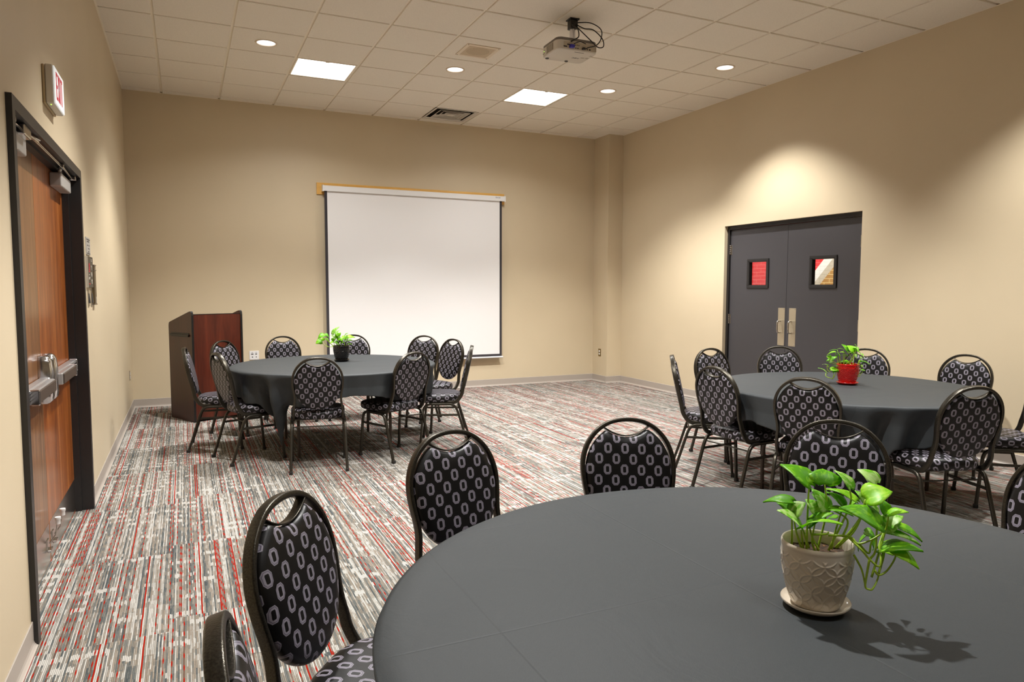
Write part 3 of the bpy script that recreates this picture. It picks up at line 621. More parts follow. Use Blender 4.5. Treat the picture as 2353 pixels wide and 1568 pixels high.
# ------------------------------------------------------------ right door (door_2)
DX = XR+.070
D2 = empty('door_2', (DX, -3.6775, 0), kind='structure')
HW = .9875; fx0 = -.022
bm = bmesh.new()
for s in (-1, 1):
    y0, y1 = sorted((s*(HW), s*(HW-.035)))
    box(bm, (fx0, y0, 0), (.13, y1, 2.235))
box(bm, (fx0, -(HW-.035), 2.19), (.13, HW-.035, 2.235))
obj('frame', bm, BLACKPAINT, D2)
YC = .027                       # the leaves meet a little off the centre of the opening
for s in (-1, 1):
    y0, y1 = (YC+.002, HW-.038) if s > 0 else (-(HW-.038), YC-.002)
    wy0, wy1 = (-3.345+3.6775, -3.055+3.6775) if s > 0 else (-4.300+3.6775, -4.000+3.6775)
    wz0, wz1 = 1.495, 1.785
    bm = bmesh.new()
    x0, x1 = 0.0, .045
    box(bm, (x0, y0, .01), (x1, wy0, 2.187)); box(bm, (x0, wy1, .01), (x1, y1, 2.187)); box(bm, (x0, wy0, .01), (x1, wy1, wz0)); box(bm, (x0, wy0, wz1), (x1, wy1, 2.187))
    bmesh.ops.remove_doubles(bm, verts=bm.verts, dist=1e-5)
    obj('door_leaf', bm, DOORBLACK, D2)
    bm = bmesh.new(); fwid = .03
    for a, b_ in (((wy0-fwid, wz0-fwid), (wy1+fwid, wz0)), ((wy0-fwid, wz1), (wy1+fwid, wz1+fwid)), ((wy0-fwid, wz0), (wy0, wz1)), ((wy1, wz0), (wy1+fwid, wz1))):
        box(bm, (-.012, a[0], a[1]), (0, b_[0], b_[1]), .002, 1)
    for a, b_ in (((wy0, wz0), (wy1, wz0+.008)), ((wy0, wz1-.008), (wy1, wz1)), ((wy0, wz0), (wy0+.008, wz1)), ((wy1-.008, wz0), (wy1, wz1))):
        box(bm, (-.010, a[0], a[1]), (.04, b_[0], b_[1]))
    fr = obj('vision_frame', bm, BLACKPAINT, D2)
    gm = bpy.data.materials.get('clear_glass')
    if not gm:
        q = Mat('clear_glass'); q.set(Base_Color=(1, 1, 1, 1), Roughness=0.0, IOR=1.45); q.b.inputs['Transmission Weight'].default_value = 1.0; gm = q.m
        tr_ = q.nt.nodes.new('ShaderNodeBsdfTransparent'); tr_.inputs[0].default_value = (.93, .95, .94, 1); gl = q.nt.nodes.new('ShaderNodeBsdfGlossy'); gl.inputs['Roughness'].default_value = 0.02
        fz = q.nt.nodes.new('ShaderNodeFresnel'); fz.inputs[0].default_value = 1.3; mx = q.nt.nodes.new('ShaderNodeMixShader')
        q.nt.links.new(fz.outputs[0], mx.inputs[0]); q.nt.links.new(tr_.outputs[0], mx.inputs[1]); q.nt.links.new(gl.outputs[0], mx.inputs[2]); q.nt.links.new(mx.outputs[0], q.nt.nodes['Material Output'].inputs[0])
    obj('pane', B((.020, wy0+.008, wz0+.008), (.025, wy1-.008, wz1-.008)), gm, fr)
    # pull plate and handle
    a0, a1 = ((.042, .142) if s > 0 else (-.120, -.020))
    pl = obj('pull_plate', B((-.002, a0, .805), (0, a1, 1.237), .0008, 1), plain('worn_steel_%d' % (s+1), sr(196, 184, 160), .42, .85, bump=(14, .15, .004)), D2)
    cyy = (a0+a1)/2 + .012
    P = catmull([(-.002, cyy, 1.085), (-.03, cyy, 1.087), (-.048, cyy, 1.072), (-.05, cyy, 1.02), (-.048, cyy, .968), (-.03, cyy, .953), (-.002, cyy, .955)], 5)
    P = [(p[0], p[1], p[2]) for p in P]
    bm = bmesh.new(); tube(bm, P, .0085, 12); obj('pull_handle', bm, STEEL, pl, 60)
    for yy in (a0+.012, a1-.012):
        for zz in (.817, 1.225):
            bm = bmesh.new(); 
            Mx = Matrix.Translation((-.003, yy, zz)) @ Matrix.Rotation(-PI/2, 4, 'Y')
            rg = lathe(bm, [(.001, .001), (.004, .0005), (.005, -.001)], 10); bmesh.ops.transform(bm, matrix=Mx, verts=bm.verts); obj('screw', bm, STEEL, pl)
    hy = s*(HW-.037)
    for zz in (1.94, 1.08, .25):
        bm = bmesh.new(); 
        for q in range(5): lathe(bm, [(.0065, zz-.060+q*.024+.001), (.0075, zz-.060+q*.024+.002), (.0075, zz-.060+q*.024+.022), (.0065, zz-.060+q*.024+.023)], 12, (-.008, hy, 0), caps=(True, True))
        box(bm, (-.0015, hy-.025, zz-.06), (-.0003, hy+.025, zz+.06))
        obj('hinge', bm, STEEL, D2, 50)
# ------------------------------------------------------------ wall things
def exit_letters(bm, y0, z0, hgt, x):
    """E X I T as strokes on a plane facing +x; reads along decreasing y from the room side"""
    w_, s_, gp = .045, .016, .014; th = .0012
    def bar(ya, za, yb, zb, wd=s_):
        d = Vector((0, yb-ya, zb-za)); L = d.length; d.normalize(); n_ = Vector((0, -d.z, d.y))*wd/2
        a = Vector((x, ya, za)); b_ = Vector((x, yb, zb)); q = [a-n_, b_-n_, b_+n_, a+n_]
        f = [bm.verts.new(v) for v in q]; f2 = [bm.verts.new(v+Vector((th, 0, 0))) for v in q]
        bm.faces.new(f); bm.faces.new(f2[::-1])
        for k in range(4): bm.faces.new((f[k], f[(k+1) % 4], f2[(k+1) % 4], f2[k]))
    y = y0; r = s_/2
    bar(y+r, z0, y+r, z0+hgt)
    for zz in (z0+r, z0+hgt/2, z0+hgt-r): bar(y+s_, zz, y+w_, zz)
    y += w_+gp; bar(y+r*.8, z0, y+w_-r*.8, z0+hgt, s_*.95); bar(y+r*.8, z0+hgt, y+w_-r*.8, z0, s_*.95)
    y += w_+gp; bar(y+r, z0, y+r, z0+hgt)
    y += s_+gp; bar(y, z0+hgt-r, y+w_, z0+hgt-r); bar(y+w_/2, z0, y+w_/2, z0+hgt-s_)
t = empty('exit_sign', (0, -5.31, 2.455), 0, 'white exit sign with red letters above the wooden double door', 'exit sign')
obj('housing', B((0.012, -.15, -.095), (.046, .15, .095), .006, 3), OFFWHITE, t)
obj('back_plate', B((0, -.158, -.10), (.012, .158, .09), .004), plain('beige_back_plate', sr(176, 156, 120), .5), t)
obj('face_panel', B((.046, -.146, -.091), (.053, .146, .091), .004, 3), EXITFACE, t)
bm = bmesh.new(); exit_letters(bm, -.108, -.065, .135, .053); obj('lettering', bm, REDTXT, t)
bm = bmesh.new(); lathe(bm, [(.001, -.004), (.003, -.003), (.003, 0)], 8, (.03, -.12, -.094)); obj('test_light', bm, GREENLED, t)
def lines(bm, x, ya, yb, z, h_=.006, th=.0006):
    box(bm, (x, ya, z), (x+th, yb, z+h_))
# wall plates beside the door
t = empty('wall_sign', (0, -3.93, 1.74), 0, 'small silver instruction plate, topmost of the plates beside the wooden door', 'sign', 'plates beside the wooden door')
obj('plate', B((0, -.106, -.06), (.006, .106, .06), .001), GREYPAINT, t)
bm = bmesh.new()
for k, (a, b_, z_) in enumerate(((-.09, .09, .042), (-.07, .05, .028), (-.06, -.01, .002), (.03, .06, .002), (-.02, .02, -.02), (.035, .055, -.02), (-.02, .04, -.042), (-.09, .09, -.054))): lines(bm, .006, a, b_, z_, .007)
obj('lettering', bm, DARKTXT, t)
t = empty('wall_sign', (0, -3.93, 1.562), 0, 'dark sign with a red round emblem and pale lines of text, beside the wooden door', 'sign', 'plates beside the wooden door')
obj('plate', B((0, -.143, -.107), (.014, .143, .107), .002), plain('dark_sign_face', sr(62, 54, 40), .45), t)
obj('edge_strip', B((.0, -.146, -.107), (.0145, -.143, .107)), ALU, t)
bm = bmesh.new()
Mx = Matrix.Translation((.0145, -.075, .04)) @ Matrix.Rotation(PI/2, 4, 'Y')
lathe(bm, [(.011, 0), (.011, .0008), (.021, .0008), (.021, 0)], 20); bmesh.ops.transform(bm, matrix=Mx, verts=bm.verts)
obj('emblem', bm, REDTXT, t)
for z_ in (.012, .0, -.085):
    bm = bmesh.new(); lines(bm, .014, -.10, -.045, z_, .006); tag(obj('text_line', bm, REDTXT, t), 'red line of text')
bm = bmesh.new()
for a, b_, z_ in ((.04, .07, .084), (.05, .075, .074), (.03, .075, .04), (.045, .07, .03), (.05, .065, .02), (.02, .08, -.008), (.03, .08, -.018), (.035, .08, -.028), (.03, .08, -.058), (.035, .075, -.068), (.04, .08, -.078), (-.10, -.06, -.022), (-.11, -.04, -.04), (-.11, -.05, -.05)): lines(bm, .014, a, b_, z_, .0045)
obj('lettering', bm, WHITETXT, t)
t = empty('sign_holder', (0, -3.718, 1.471), 0, 'tall brown sign holder with chrome bars, rightmost of the plates beside the door', 'sign', 'plates beside the wooden door')
obj('panel', B((0, -.055, -.142), (.018, .055, .142), .001), BROWNPLATE, t)
for z_ in (.14, .106, -.142): obj('bar', B((.0, -.057, z_), (.022, .057, z_+.008), .001, 1), CHROME, t)
bm = bmesh.new(); 
for k in range(5): lines(bm, .018, .015, .048, -.125+k*.009, .004)
obj('lettering', bm, WHITETXT, t)
for yy, lb in ((-4.003, 'narrow metal light switch plate nearest the wooden door'), (-3.83, 'narrow metal light switch plate beneath the dark sign, right of its twin')):
    t = empty('light_switch', (0, yy, 1.381), 0, lb, 'light switch', 'light switches under the dark sign')
    obj('cover_plate', B((0, -.036, -.057), (.006, .036, .057), .002), STEEL, t)
    bm = bmesh.new(); prism(bm, [(.006, -.034), (.013, -.034), (.008, .034), (.006, .034)], 'y', -.017, .017)
    for v in bm.verts: pass
    obj('rocker', bm, GREYDARK, t)
def outlet(name, loc, rz, plate, sock, label, grp='wall outlets'):
    t = empty(name, loc, rz, label, 'outlet', grp)
    obj('cover_plate', B((-.035, -.006, -.057), (.035, 0, .057), .002), plate, t)
    for zz in (-.021, .021):
        s_ = obj('socket', B((-.017, -.009, zz-.014), (.017, -.005, zz+.014), .004, 3), sock, t)
        bm = bmesh.new(); box(bm, (-.009, -.0094, zz-.002), (-.006, -.0085, zz+.008)); box(bm, (.006, -.0094, zz-.002), (.009, -.0085, zz+.008)); obj('slots', bm, BLACKPLASTIC, s_)
outlet('wall_outlet', (0, -.47, .447), PI/2, STEEL, WHITEPLASTIC, 'steel electrical outlet low on the left wall near the corner')
outlet('wall_outlet', (6.50, -.21, .457), -PI/2, plain('brass_plate', sr(128, 108, 60), .35, .7), WHITEPLASTIC, 'brass electrical outlet low on the corner column')
t = empty('media_plate', (1.396, 0, .588), 0, 'white four-port media wall plate between the lectern and the left table', 'wall plate')
obj('cover_plate', B((-.058, -.007, -.057), (.058, 0, .057), .002), WHITEPLASTIC, t)
for xx, zz, ww in ((-.024, .016, .030), (.024, .016, .022), (-.022, -.022, .014), (.024, -.022, .010)):
    obj('port', B((xx-ww/2, -.0085, zz-.006), (xx+ww/2, -.0065, zz+.006), .001, 1), GREYDARK, t)
for xx in (-.024, .024):
    bm = bmesh.new(); lines(bm, 0, 0, 1, 0); bm.free(); obj('label_strip', B((xx-.009, -.0075, .036), (xx+.009, -.0068, .040)), DARKTXT, t)
# ------------------------------------------------------------ projection screen
obj_ = obj('backing_board', B((2.222, -.020, 2.694), (4.936, 0, 2.848), .002), PINE)
tag(obj_, 'long varnished pine board fixed to the back wall behind the screen case', 'board')
t = empty('projection_screen', (3.6, -.06, 2.78), 0, 'white pull-down projection screen hanging on the back wall', 'projection screen')
bm = bmesh.new(); ox, oy, oz = 3.6, -.06, 2.78
sec = [(-.04, -.046), (-.04, .018), (-.030, .026), (.02, .028), (.038, .022), (.038, -.040)]
prism(bm, [(a, b_) for a, b_ in sec], 'x', 2.30-ox, 4.905-ox); obj('screen_case', bm, CASEWHITE, t)
for a in (2.285, 4.903):
    bm = bmesh.new(); prism(bm, [(-.046, -.052), (-.046, .022), (-.032, .032), (.024, .034), (.04, .026), (.04, -.046)], 'x', a-ox, a-ox+.018); obj('end_cap', bm, CASEWHITE, t)
yf = -.012
bm = bmesh.new(); box(bm, (2.347-ox, yf-.0010, .486-oz), (4.837-ox, yf+.0006, 2.748-oz)); obj('screen_surface', bm, SCREENWHITE, t)
bm = bmesh.new(); box(bm, (2.311-ox, yf-.0006, .450-oz), (4.873-ox, yf+.0004, .486-oz)); box(bm, (2.311-ox, yf-.0006, .486-oz), (2.347-ox, yf+.0004, 2.75-oz)); box(bm, (4.837-ox, yf-.0006, .486-oz), (4.873-ox, yf+.0004, 2.75-oz)); obj('black_border', bm, SCREENBLACK, t)
bm = bmesh.new(); tube(bm, [(2.295-ox, yf, .438-oz), (4.889-ox, yf, .438-oz)], .013, 12); wb = obj('weight_bar', bm, CASEWHITE, t, 60)
bm = bmesh.new(); lathe(bm, [(.001, -.008), (.010, -.006), (.011, .012), (.014, .016)], 10, (0, yf, .425-oz)); obj('pull_tab', bm, WHITEPLASTIC, t, 60)
def text(name, body, size, mat, parent, M, ext=.0004, align='CENTER'):
    cu = bpy.data.curves.new(name, 'FONT'); cu.body = body; cu.size = size; cu.extrude = ext; cu.align_x = align; cu.align_y = 'CENTER'
    tmp = bpy.data.objects.new('tmp', cu); C.objects.link(tmp)
    dg = bpy.context.evaluated_depsgraph_get(); me = bpy.data.meshes.new_from_object(tmp.evaluated_get(dg))
    bpy.data.objects.remove(tmp); me.name = name; me.materials.clear(); me.materials.append(mat)
    o = bpy.data.objects.new(name, me); C.objects.link(o); o.parent = parent; o.matrix_local = M; return o
text('maker_mark', 'Da-Lite', .026, plain('dark_blue_ink', sr(50, 60, 110), .5), t, Matrix.Translation((4.80-ox, -.0408, .002)) @ Matrix.Rotation(PI/2, 4, 'X'))
# ------------------------------------------------------------ lectern
t = empty('lectern', (.659, -1.362, 0), math.radians(25.5), 'dark mahogany standing lectern in the far left corner', 'lectern')
LW, LD = .585, .53        # local x along the front panel, y to the rear
def side_poly():
    return [(.0, .0), (LD, .0), (LD, 1.055), (LD-.012, 1.072), (LD-.03, 1.078), (.05, 1.198), (.02, 1.202), (.004, 1.190), (0, 1.17)]
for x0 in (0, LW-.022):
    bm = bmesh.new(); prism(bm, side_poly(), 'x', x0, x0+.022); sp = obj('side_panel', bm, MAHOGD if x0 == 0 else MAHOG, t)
    # black edge banding on the front and top edges
    bm = bmesh.new(); pp = side_poly(); P = [(x0+.011, y_, z_) for y_, z_ in [(.0, .0), (0, 1.16), (.006, 1.190), (.02, 1.2025), (.05, 1.1985), (LD-.03, 1.0785), (LD-.008, 1.068), (LD, 1.04), (LD, 0.0)]]
    sweep(bm, P, rrect(.0235, .004, .0015, 2), (1, 0, 0)) if False else None
    for a, b_ in zip(P[:-1], P[1:]):
        d = Vector(b_)-Vector(a); nrm = Vector((0, -d.z, d.y)).normalized(); 
        if nrm.y > 0 and a[1] < .01: nrm = -nrm
        q = [Vector(a)+Vector((s*.0118, 0, 0)) for s in (-1, 1)]+[Vector(b_)+Vector((s*.0118, 0, 0)) for s in (1, -1)]
        lo = [bm.verts.new(v) for v in q]; up = [bm.verts.new(v+nrm*.002) for v in q]
        bm.faces.new(lo[::-1]); bm.faces.new(up)
        for k in range(4): bm.faces.new((lo[k], lo[(k+1) % 4], up[(k+1) % 4], up[k]))
    obj('edge_band', bm, BLACKPLASTIC, sp)
obj('front_panel', B((.022, .006, .02), (LW-.022, .026, 1.168)), MAHOG, t)
obj('top_edge', B((.022, .004, 1.168), (LW-.022, .028, 1.173)), BLACKPLASTIC, t)
bm = bmesh.new(); prism(bm, [(.026, 1.135), (LD-.01, 1.018), (LD-.01, 1.038), (.026, 1.155)], 'x', .022, LW-.022); obj('reading_surface', bm, MAHOG, t)
obj('ledge', B((.022, LD-.03, 1.035), (LW-.022, LD-.015, 1.062), .003), BLACKPLASTIC, t)
for zz in (.03, .45): obj('shelf', B((.022, .026, zz), (LW-.022, LD-.03, zz+.02)), MAHOG, t)
# recessed grip in the left side: dark slot with a lip
g_ = obj('grip', B((-.004, .06, .938), (0.001, LD-.06, .968), .002), BLACKPLASTIC, t)
obj('grip_lip', B((-.016, .055, .926), (-.002, LD-.055, .950), .003), BLACKPLASTIC, g_)
# ------------------------------------------------------------ tables and cloths
TZ = .755
TABLES = dict(A=(1.855, -3.03, .915), B=(4.90, -6.10, .900), C=(1.83, -8.545, .935))
def round_table(key, label):
    cx, cyy, R = TABLES[key]
    t = empty('round_table', (cx, cyy, 0), 0, label, 'table', 'round banquet tables')
    bm = bmesh.new(); lathe(bm, [(.001, TZ-.028), (R-.03, TZ-.028), (R-.012, TZ-.024), (R-.012, TZ-.006), (R-.02, TZ-.004), (.001, TZ-.004)], 64); obj('tabletop', bm, BROWNPLATE, t, 50)
    rot = {'A': 0, 'B': .35, 'C': .2}[key]
    for s in (-1, 1):
        for q in (-1, 1):
            bm = bmesh.new()
            c_, s_ = math.cos(rot), math.sin(rot)
            pts_ = [(.36*s, .08*q, TZ-.03), (.36*s, .10*q, .60), (.38*s, .30*q, .50), (.40*s, .42*q, .34), (.40*s, .43*q, .02), (.40*s, .43*q, 0.0)]
            P = catmull([(x*c_-y*s_, x*s_+y*c_, z) for x, y, z in pts_], 6)
            tube(bm, P, .014, 10); obj('leg', bm, BROWNSTEEL, t, 60)
    bm = bmesh.new(); box(bm, (-.40, -.08, TZ-.034), (.40, -.05, TZ-.028)); box(bm, (-.40, .05, TZ-.034), (.40, .08, TZ-.028)); obj('brace', bm, BROWNSTEEL, t)
    return t
def lean(z): return -.035+.2222*(.92-z)      # y of the back plane at height z
def toward(key, x, y, off=0.0):
    cx, cyy, _ = TABLES[key]; return math.degrees(math.atan2(cyy-y, cx-x))+off
GA, GB, GC = 'chairs around the table with the black plant pot', 'chairs around the table with the red plant pot', 'chairs around the near table with the cream plant pot'
CHAIRS = [
    (1.521, -4.075, 81, 'A', 'patterned chair with its back square to the viewer, centre front of the black-pot table', GA),
    (.822, -3.353, 17, 'A', 'patterned chair seen obliquely from behind, front left of the black-pot table, seat showing', GA),
    (.581, -2.65, -5, 'A', 'patterned chair seen edge-on in front of the lectern side, leftmost at the black-pot table', GA),
    (.93, -1.88, -44, 'A', 'patterned chair facing the viewer in front of the red-brown lectern panel', GA),
    (1.575, -1.42, None, 'A', 'patterned chair against bare wall, right of the white media plate', GA),
    (2.36, -1.47, None, 'A', 'patterned chair directly behind the black plant pot', GA),
    (3.07, -1.96, 222, 'A', 'patterned chair against the screen, left of the two narrow chairs at its lower right', GA),
    (3.184, -2.607, 199, 'A', 'narrow-looking patterned chair facing left, against the lower right of the screen', GA),
    (3.041, -3.492, 158, 'A', 'patterned chair seen edge-on, rightmost at the black-pot table', GA),
    (2.345, -3.937, 114, 'A', 'patterned chair seen from behind at the front right of the black-pot table', GA),
    (4.157, -5.039, -38, 'B', 'patterned chair seen edge-on against the beige wall, leftmost at the red-pot table', GB),
    (4.888, -4.64, None, 'B', 'patterned chair facing the viewer just left of the black doors, at the red-pot table', GB),
    (3.885, -5.85, 4, 'B', 'patterned chair seen from behind with full seat showing, front left of the red-pot table', GB),
    (3.985, -6.56, 30, 'B', 'patterned chair with its back to the viewer, centre front of the red-pot table', GB),
    (5.63, -4.739, -125, 'B', 'patterned chair facing the viewer in front of the black doors, below the pull handles', GB),
    (6.17, -5.24, None, 'B', 'patterned chair half hidden behind the red plant pot', GB),
    (6.42, -5.99, -164, 'B', 'patterned chair against bare wall, behind the right part of the red-pot table', GB),
    (4.55, -7.22, 72, 'B', 'patterned chair seen from behind, seat forward, front right of the red-pot table', GB),
    (5.84, -6.91, 140, 'B', 'patterned chair cut by the right edge of the view at the red-pot table', GB),
    (1.483, -7.162, None, 'C', 'near patterned chair left of centre, facing the viewer across the near table', GC),
    (2.241, -7.22, None, 'C', 'near patterned chair in the middle of the view, only its back above the near table', GC),
    (3.002, -7.618, None, 'C', 'near patterned chair right behind the cream plant pot', GC),
    (.807, -7.765, None, 'C', 'near patterned chair seen sideways at the left of the near table, tall in the foreground', GC),
    (.628, -8.468, None, 'C', 'nearest patterned chair, only its edge-on top showing at the bottom edge', GC),
    (3.22, -8.37, 178, 'C', 'near patterned chair cut by the right edge of the view beside the cream plant', GC)]
def cloth(key, label, seed):
    cx, cyy, R = TABLES[key]; half = 1.105
    cl = []
    for x, y, fa, kk, lb, gr in CHAIRS:
        if kk == key:
            a = math.radians(toward(key, x, y) if fa is None else fa); f0, f1 = math.cos(a), math.sin(a)
            cl.append((x+f0*.035-cx, y+f1*.035-cyy, f0, f1))
    rnd = random.Random(seed); ph = [rnd.uniform(0, 6.28) for _ in range(8)]
    bm = bmesh.new(); n = 360; nd = 26
    def zt(x, y): return TZ+.0012+.0009*math.sin(x*9+ph[0])*math.sin(y*8+ph[1])
    rings = []
    c0 = bm.verts.new((0, 0, zt(0, 0)))
    for r_ in (.08, .2, .32, .44, .56, .68, .78, .86, .905):
        r = r_*R/.915
        rings.append([bm.verts.new((r*math.cos(2*PI*i/n), r*math.sin(2*PI*i/n), zt(r*math.cos(2*PI*i/n), r*math.sin(2*PI*i/n)))) for i in range(n)])
    for j in range(1, nd+1):
        ring = []
        for i in range(n):
            th = 2*PI*i/n
            ext = half/max(abs(math.cos(th)), abs(math.sin(th)))
            # soften the corner tip a little
            L = ext-R
            d = L*(j/nd)
            q = abs(math.sin(2*th))          # 1 at the corners
            corner = q**3
            dd = max(0.0, d-.02)
            # folds grow with the drop
            f = math.sin(th*17+ph[2]+1.3*math.sin(3*th+ph[3]))*.5+math.sin(th*10+ph[4])*.3+math.sin(th*31+ph[5]+math.sin(5*th))*.3
            # paired folds hugging each corner
            dc = ((th-PI/4+PI/4) % (PI/2))-PI/4      # signed angle from the nearest corner
            fold = math.cos(dc*21+.6*math.sin(ph[6]+th))*math.exp(-(dc/.42)**2)
            amp = .036+.012*corner
            out = amp*f*min(1, dd/.18)+.045*fold*min(1, dd/.22)*(1.15-.9*d/.75)
            gather = -.17*corner*(dd/.65)-.02*min(1, dd/.1)
            side = dc*corner*0.0
            r = R+.004+min(d, .012)*.4+out+gather
            # tangential gathering of the corner cloth into a cone
            k = 1-.0*corner
            th2 = th - dc*.50*min(1, dd/.5)*math.exp(-(dc/.42)**2)
            z = TZ+.001-(.006*min(1, j/2))-max(0, d-.012)*(.99-.05*abs(f)*min(1, dd/.2))
            # round the table edge
            if j == 1: r = R+.004; z = TZ-.006
            z = max(z, .10)
            px_, py_ = r*math.cos(th2), r*math.sin(th2)
            # the chairs pushed up to the table press the cloth in, and it lies over their seats
            for (cx0, cy0, f0, f1) in cl:
                dx, dy = px_-cx0, py_-cy0
                ly = dx*f0+dy*f1; lx = dx*f1-dy*f0
                if abs(lx) < .30 and -.25 < ly < .62:
                    wq = 1 if abs(lx) < .215 else max(0, (.30-abs(lx))/.085)
                    wq = wq*wq*(3-2*wq)
                    lim = lean(z)+.052
                    if ly < lim and z > .46: ly += (lim-ly)*wq
                    zs = .4925-.0*abs(lx)
                    if z < zs and ly > .04: z += (zs+.004*(1-z)-z)*(wq if ly < .5 else max(0, (.62-ly)/.12)*wq)
                    px_, py_ = cx0+ly*f0+lx*f1, cy0+ly*f1-lx*f0
            ring.append(bm.verts.new((px_, py_, z)))
        rings.append(ring)
    for i in range(n): bm.faces.new((c0, rings[0][i], rings[0][(i+1) % n]))
    for a, b_ in zip(rings[:-1], rings[1:]):
        for i in range(n): bm.faces.new((a[i], b_[i], b_[(i+1) % n], a[(i+1) % n]))
    bm.normal_update()
    o = obj('tablecloth', bm, CLOTH, None, 180, (cx, cyy, 0))
    md = o.modifiers.new('thick', 'SOLIDIFY'); md.thickness = .0012; md.offset = -1
    return tag(o, label, 'tablecloth', 'square black tablecloths')
round_table('A', 'round table with the black plant pot on it, near the projection screen')
round_table('B', 'round table with the red plant pot on it, in front of the black doors')
round_table('C', 'large near round table with the cream plant pot on it')
cloth('A', 'black tablecloth under the black plant pot, on the table near the screen', 5)
cloth('B', 'black tablecloth under the red plant pot, on the table by the black doors', 9)
cloth('C', 'dark tablecloth under the cream plant pot, filling the lower right of the view', 14)
# ------------------------------------------------------------ banquet chairs
def lean(z): return -.035+.2222*(.92-z)      # y of the back plane at height z
NB = Vector((0, math.cos(.2187), math.sin(.2187)))   # normal of the back plane, to the front
def make_chair():
    t = empty('banquet_chair', (0, 0, 0), 0, 'x', 'chair')
    # back loop: one rounded flat bar from the right rail over the top to the left rail
    half_ = [(.188, .36, .408), (.188, .25, .408), (.188, .155, .409), (.188, .118, .416), (.188, .090, .438), (.187, None, .485), (.182, None, .53), (.176, None, .575), (.178, None, .62), (.186, None, .67), (.1905, None, .72), (.1865, None, .765), (.1725, None, .808), (.149, None, .846), (.117, None, .877), (.079, None, .899), (.040, None, .909), (0, None, .912)]
    pts_ = [(x, lean(z) if y is None else y, z) for x, y, z in half_]
    full = pts_ + [(-x, y, z) for x, y, z in pts_[-2::-1]]
    P = catmull(full, 4)
    ups = []
    for i, p in enumerate(P):
        a = P[max(i-1, 0)]; b_ = P[min(i+1, len(P)-1)]; Tn = (b_-a).normalized()
        if p.z > .50: ups.append(NB)
        else:
            u_ = Tn.cross(Vector((1, 0, 0))) if p.x > 0 else Vector((1, 0, 0)).cross(Tn)
            u_ = u_ if u_.length > 1e-4 else NB
            ups.append(u_)
    bm = bmesh.new(); sweep(bm, P, rrect(.017, .032, .005, 3), ups); obj('back_frame', bm, FRAME, t, 50)
    # upholstered back pad with its notch, and the grip strip over it
    def outline(n=72):
        o = []
        for k in range(n):
            a = 2*PI*k/n; ca, sa = math.cos(a), math.sin(a)
            # oval: full circle at the shoulders, longer below
            rx = .1795; rz = .183 if sa >= 0 else .216
            e = 2.0 if sa >= 0 else 2.15
            rr_ = 1/((abs(ca)/rx)**e+(abs(sa)/rz)**e)**(1/e)
            x = rr_*ca; z = .712+rr_*sa
            if sa > 0 and abs(x) < .125:
                zn = .842+.036*(abs(x)/.096)**2
                z = min(z, zn)
            o.append((x, z))
        return o
    ol = outline(96); cz = .70
    prof = [(.0, .0285), (.3, .0285), (.6, .028), (.82, .0265), (.91, .023), (.965, .018), (.992, .012), (1.0, .005), (1.0, -.004), (.992, -.010), (.965, -.015), (.91, -.019), (.82, -.021), (.6, -.0225), (.3, -.023), (0, -.023)]
    bm = bmesh.new(); rings = []
    uvs = {}
    for sc_, d in prof:
        ring = []
        if sc_ == 0:
            c_ = bm.verts.new(Vector((0, lean(cz), cz))+NB*d); uvs[c_] = (0, cz); rings.append([c_]); continue
        for x, z in ol:
            X = x*sc_; Z = cz+(z-cz)*sc_
            v = bm.verts.new(Vector((X, lean(Z), Z))+NB*d); ext = 1+(.012-d if False else 0)
            s2 = sc_ + (0.0 if sc_ < .99 else (.012-d)*2*0)
            uvs[v] = (x*(sc_+max(0, .03-abs(d-.0)) * 0), Z); ring.append(v)
        rings.append(ring)
    m_ = len(ol)
    for a, b_ in zip(rings[:-1], rings[1:]):
        for i in range(m_):
            if len(a) == 1: bm.faces.new((a[0], b_[i], b_[(i+1) % m_]))
            elif len(b_) == 1: bm.faces.new((a[i], b_[0], a[(i+1) % m_]))
            else: bm.faces.new((a[i], b_[i], b_[(i+1) % m_], a[(i+1) % m_]))
    uvl = bm.loops.layers.uv.new('UVMap')
    for f in bm.faces:
        for l in f.loops:
            l[uvl].uv = (uvs[l.vert][0], uvs[l.vert][1])
    obj('back_pad', bm, OVINYL, t, 180)
    bm = bmesh.new()
    P = [Vector((x, lean(.846+.036*(abs(x)/.096)**2), .8475+.036*(abs(x)/.096)**2)) for x in [-.096+.012*k for k in range(17)]]
    sweep(bm, P, rrect(.030, .005, .002, 2), NB.cross(Vector((1, 0, 0)))) ; obj('grip_strip', bm, FRAME, t, 50)
    # seat
    bm = bmesh.new(); rings = []; uvs = {}
    n = 80; yc, hx, hy = .285, .213, .215
    prof = [(0, .489, 0), (.35, .4885, .35), (.65, .487, .65), (.85, .483, .85), (.94, .476, .945), (.985, .466, 1.0), (1.0, .452, 1.065), (1.0, .436, 1.14), (.985, .422, 1.21), (.95, .414, 1.26), (.6, .412, 1.3), (0, .412, 1.3)]
    def seat(k, sc_):
        a = 2*PI*k/n; ca, sa = math.cos(a), math.sin(a)
        e = 4.5 if sa > 0 else 2.9
        rr_ = 1/((abs(ca)/hx)**e+(abs(sa)/hy)**e)**(1/e)
        x = rr_*ca; y = rr_*sa
        x *= 1+.03*(y/hy)
        return x*sc_, yc+y*sc_
    for sc_, z, us in prof:
        if sc_ == 0: v = bm.verts.new((0, yc, z)); uvs[v] = (0, yc); rings.append([v]); continue
        ring = []
        for k in range(n):
            x, y = seat(k, sc_); v = bm.verts.new((x, y, z)); ux, uy = seat(k, us); uvs[v] = (ux, uy); ring.append(v)
        rings.append(ring)
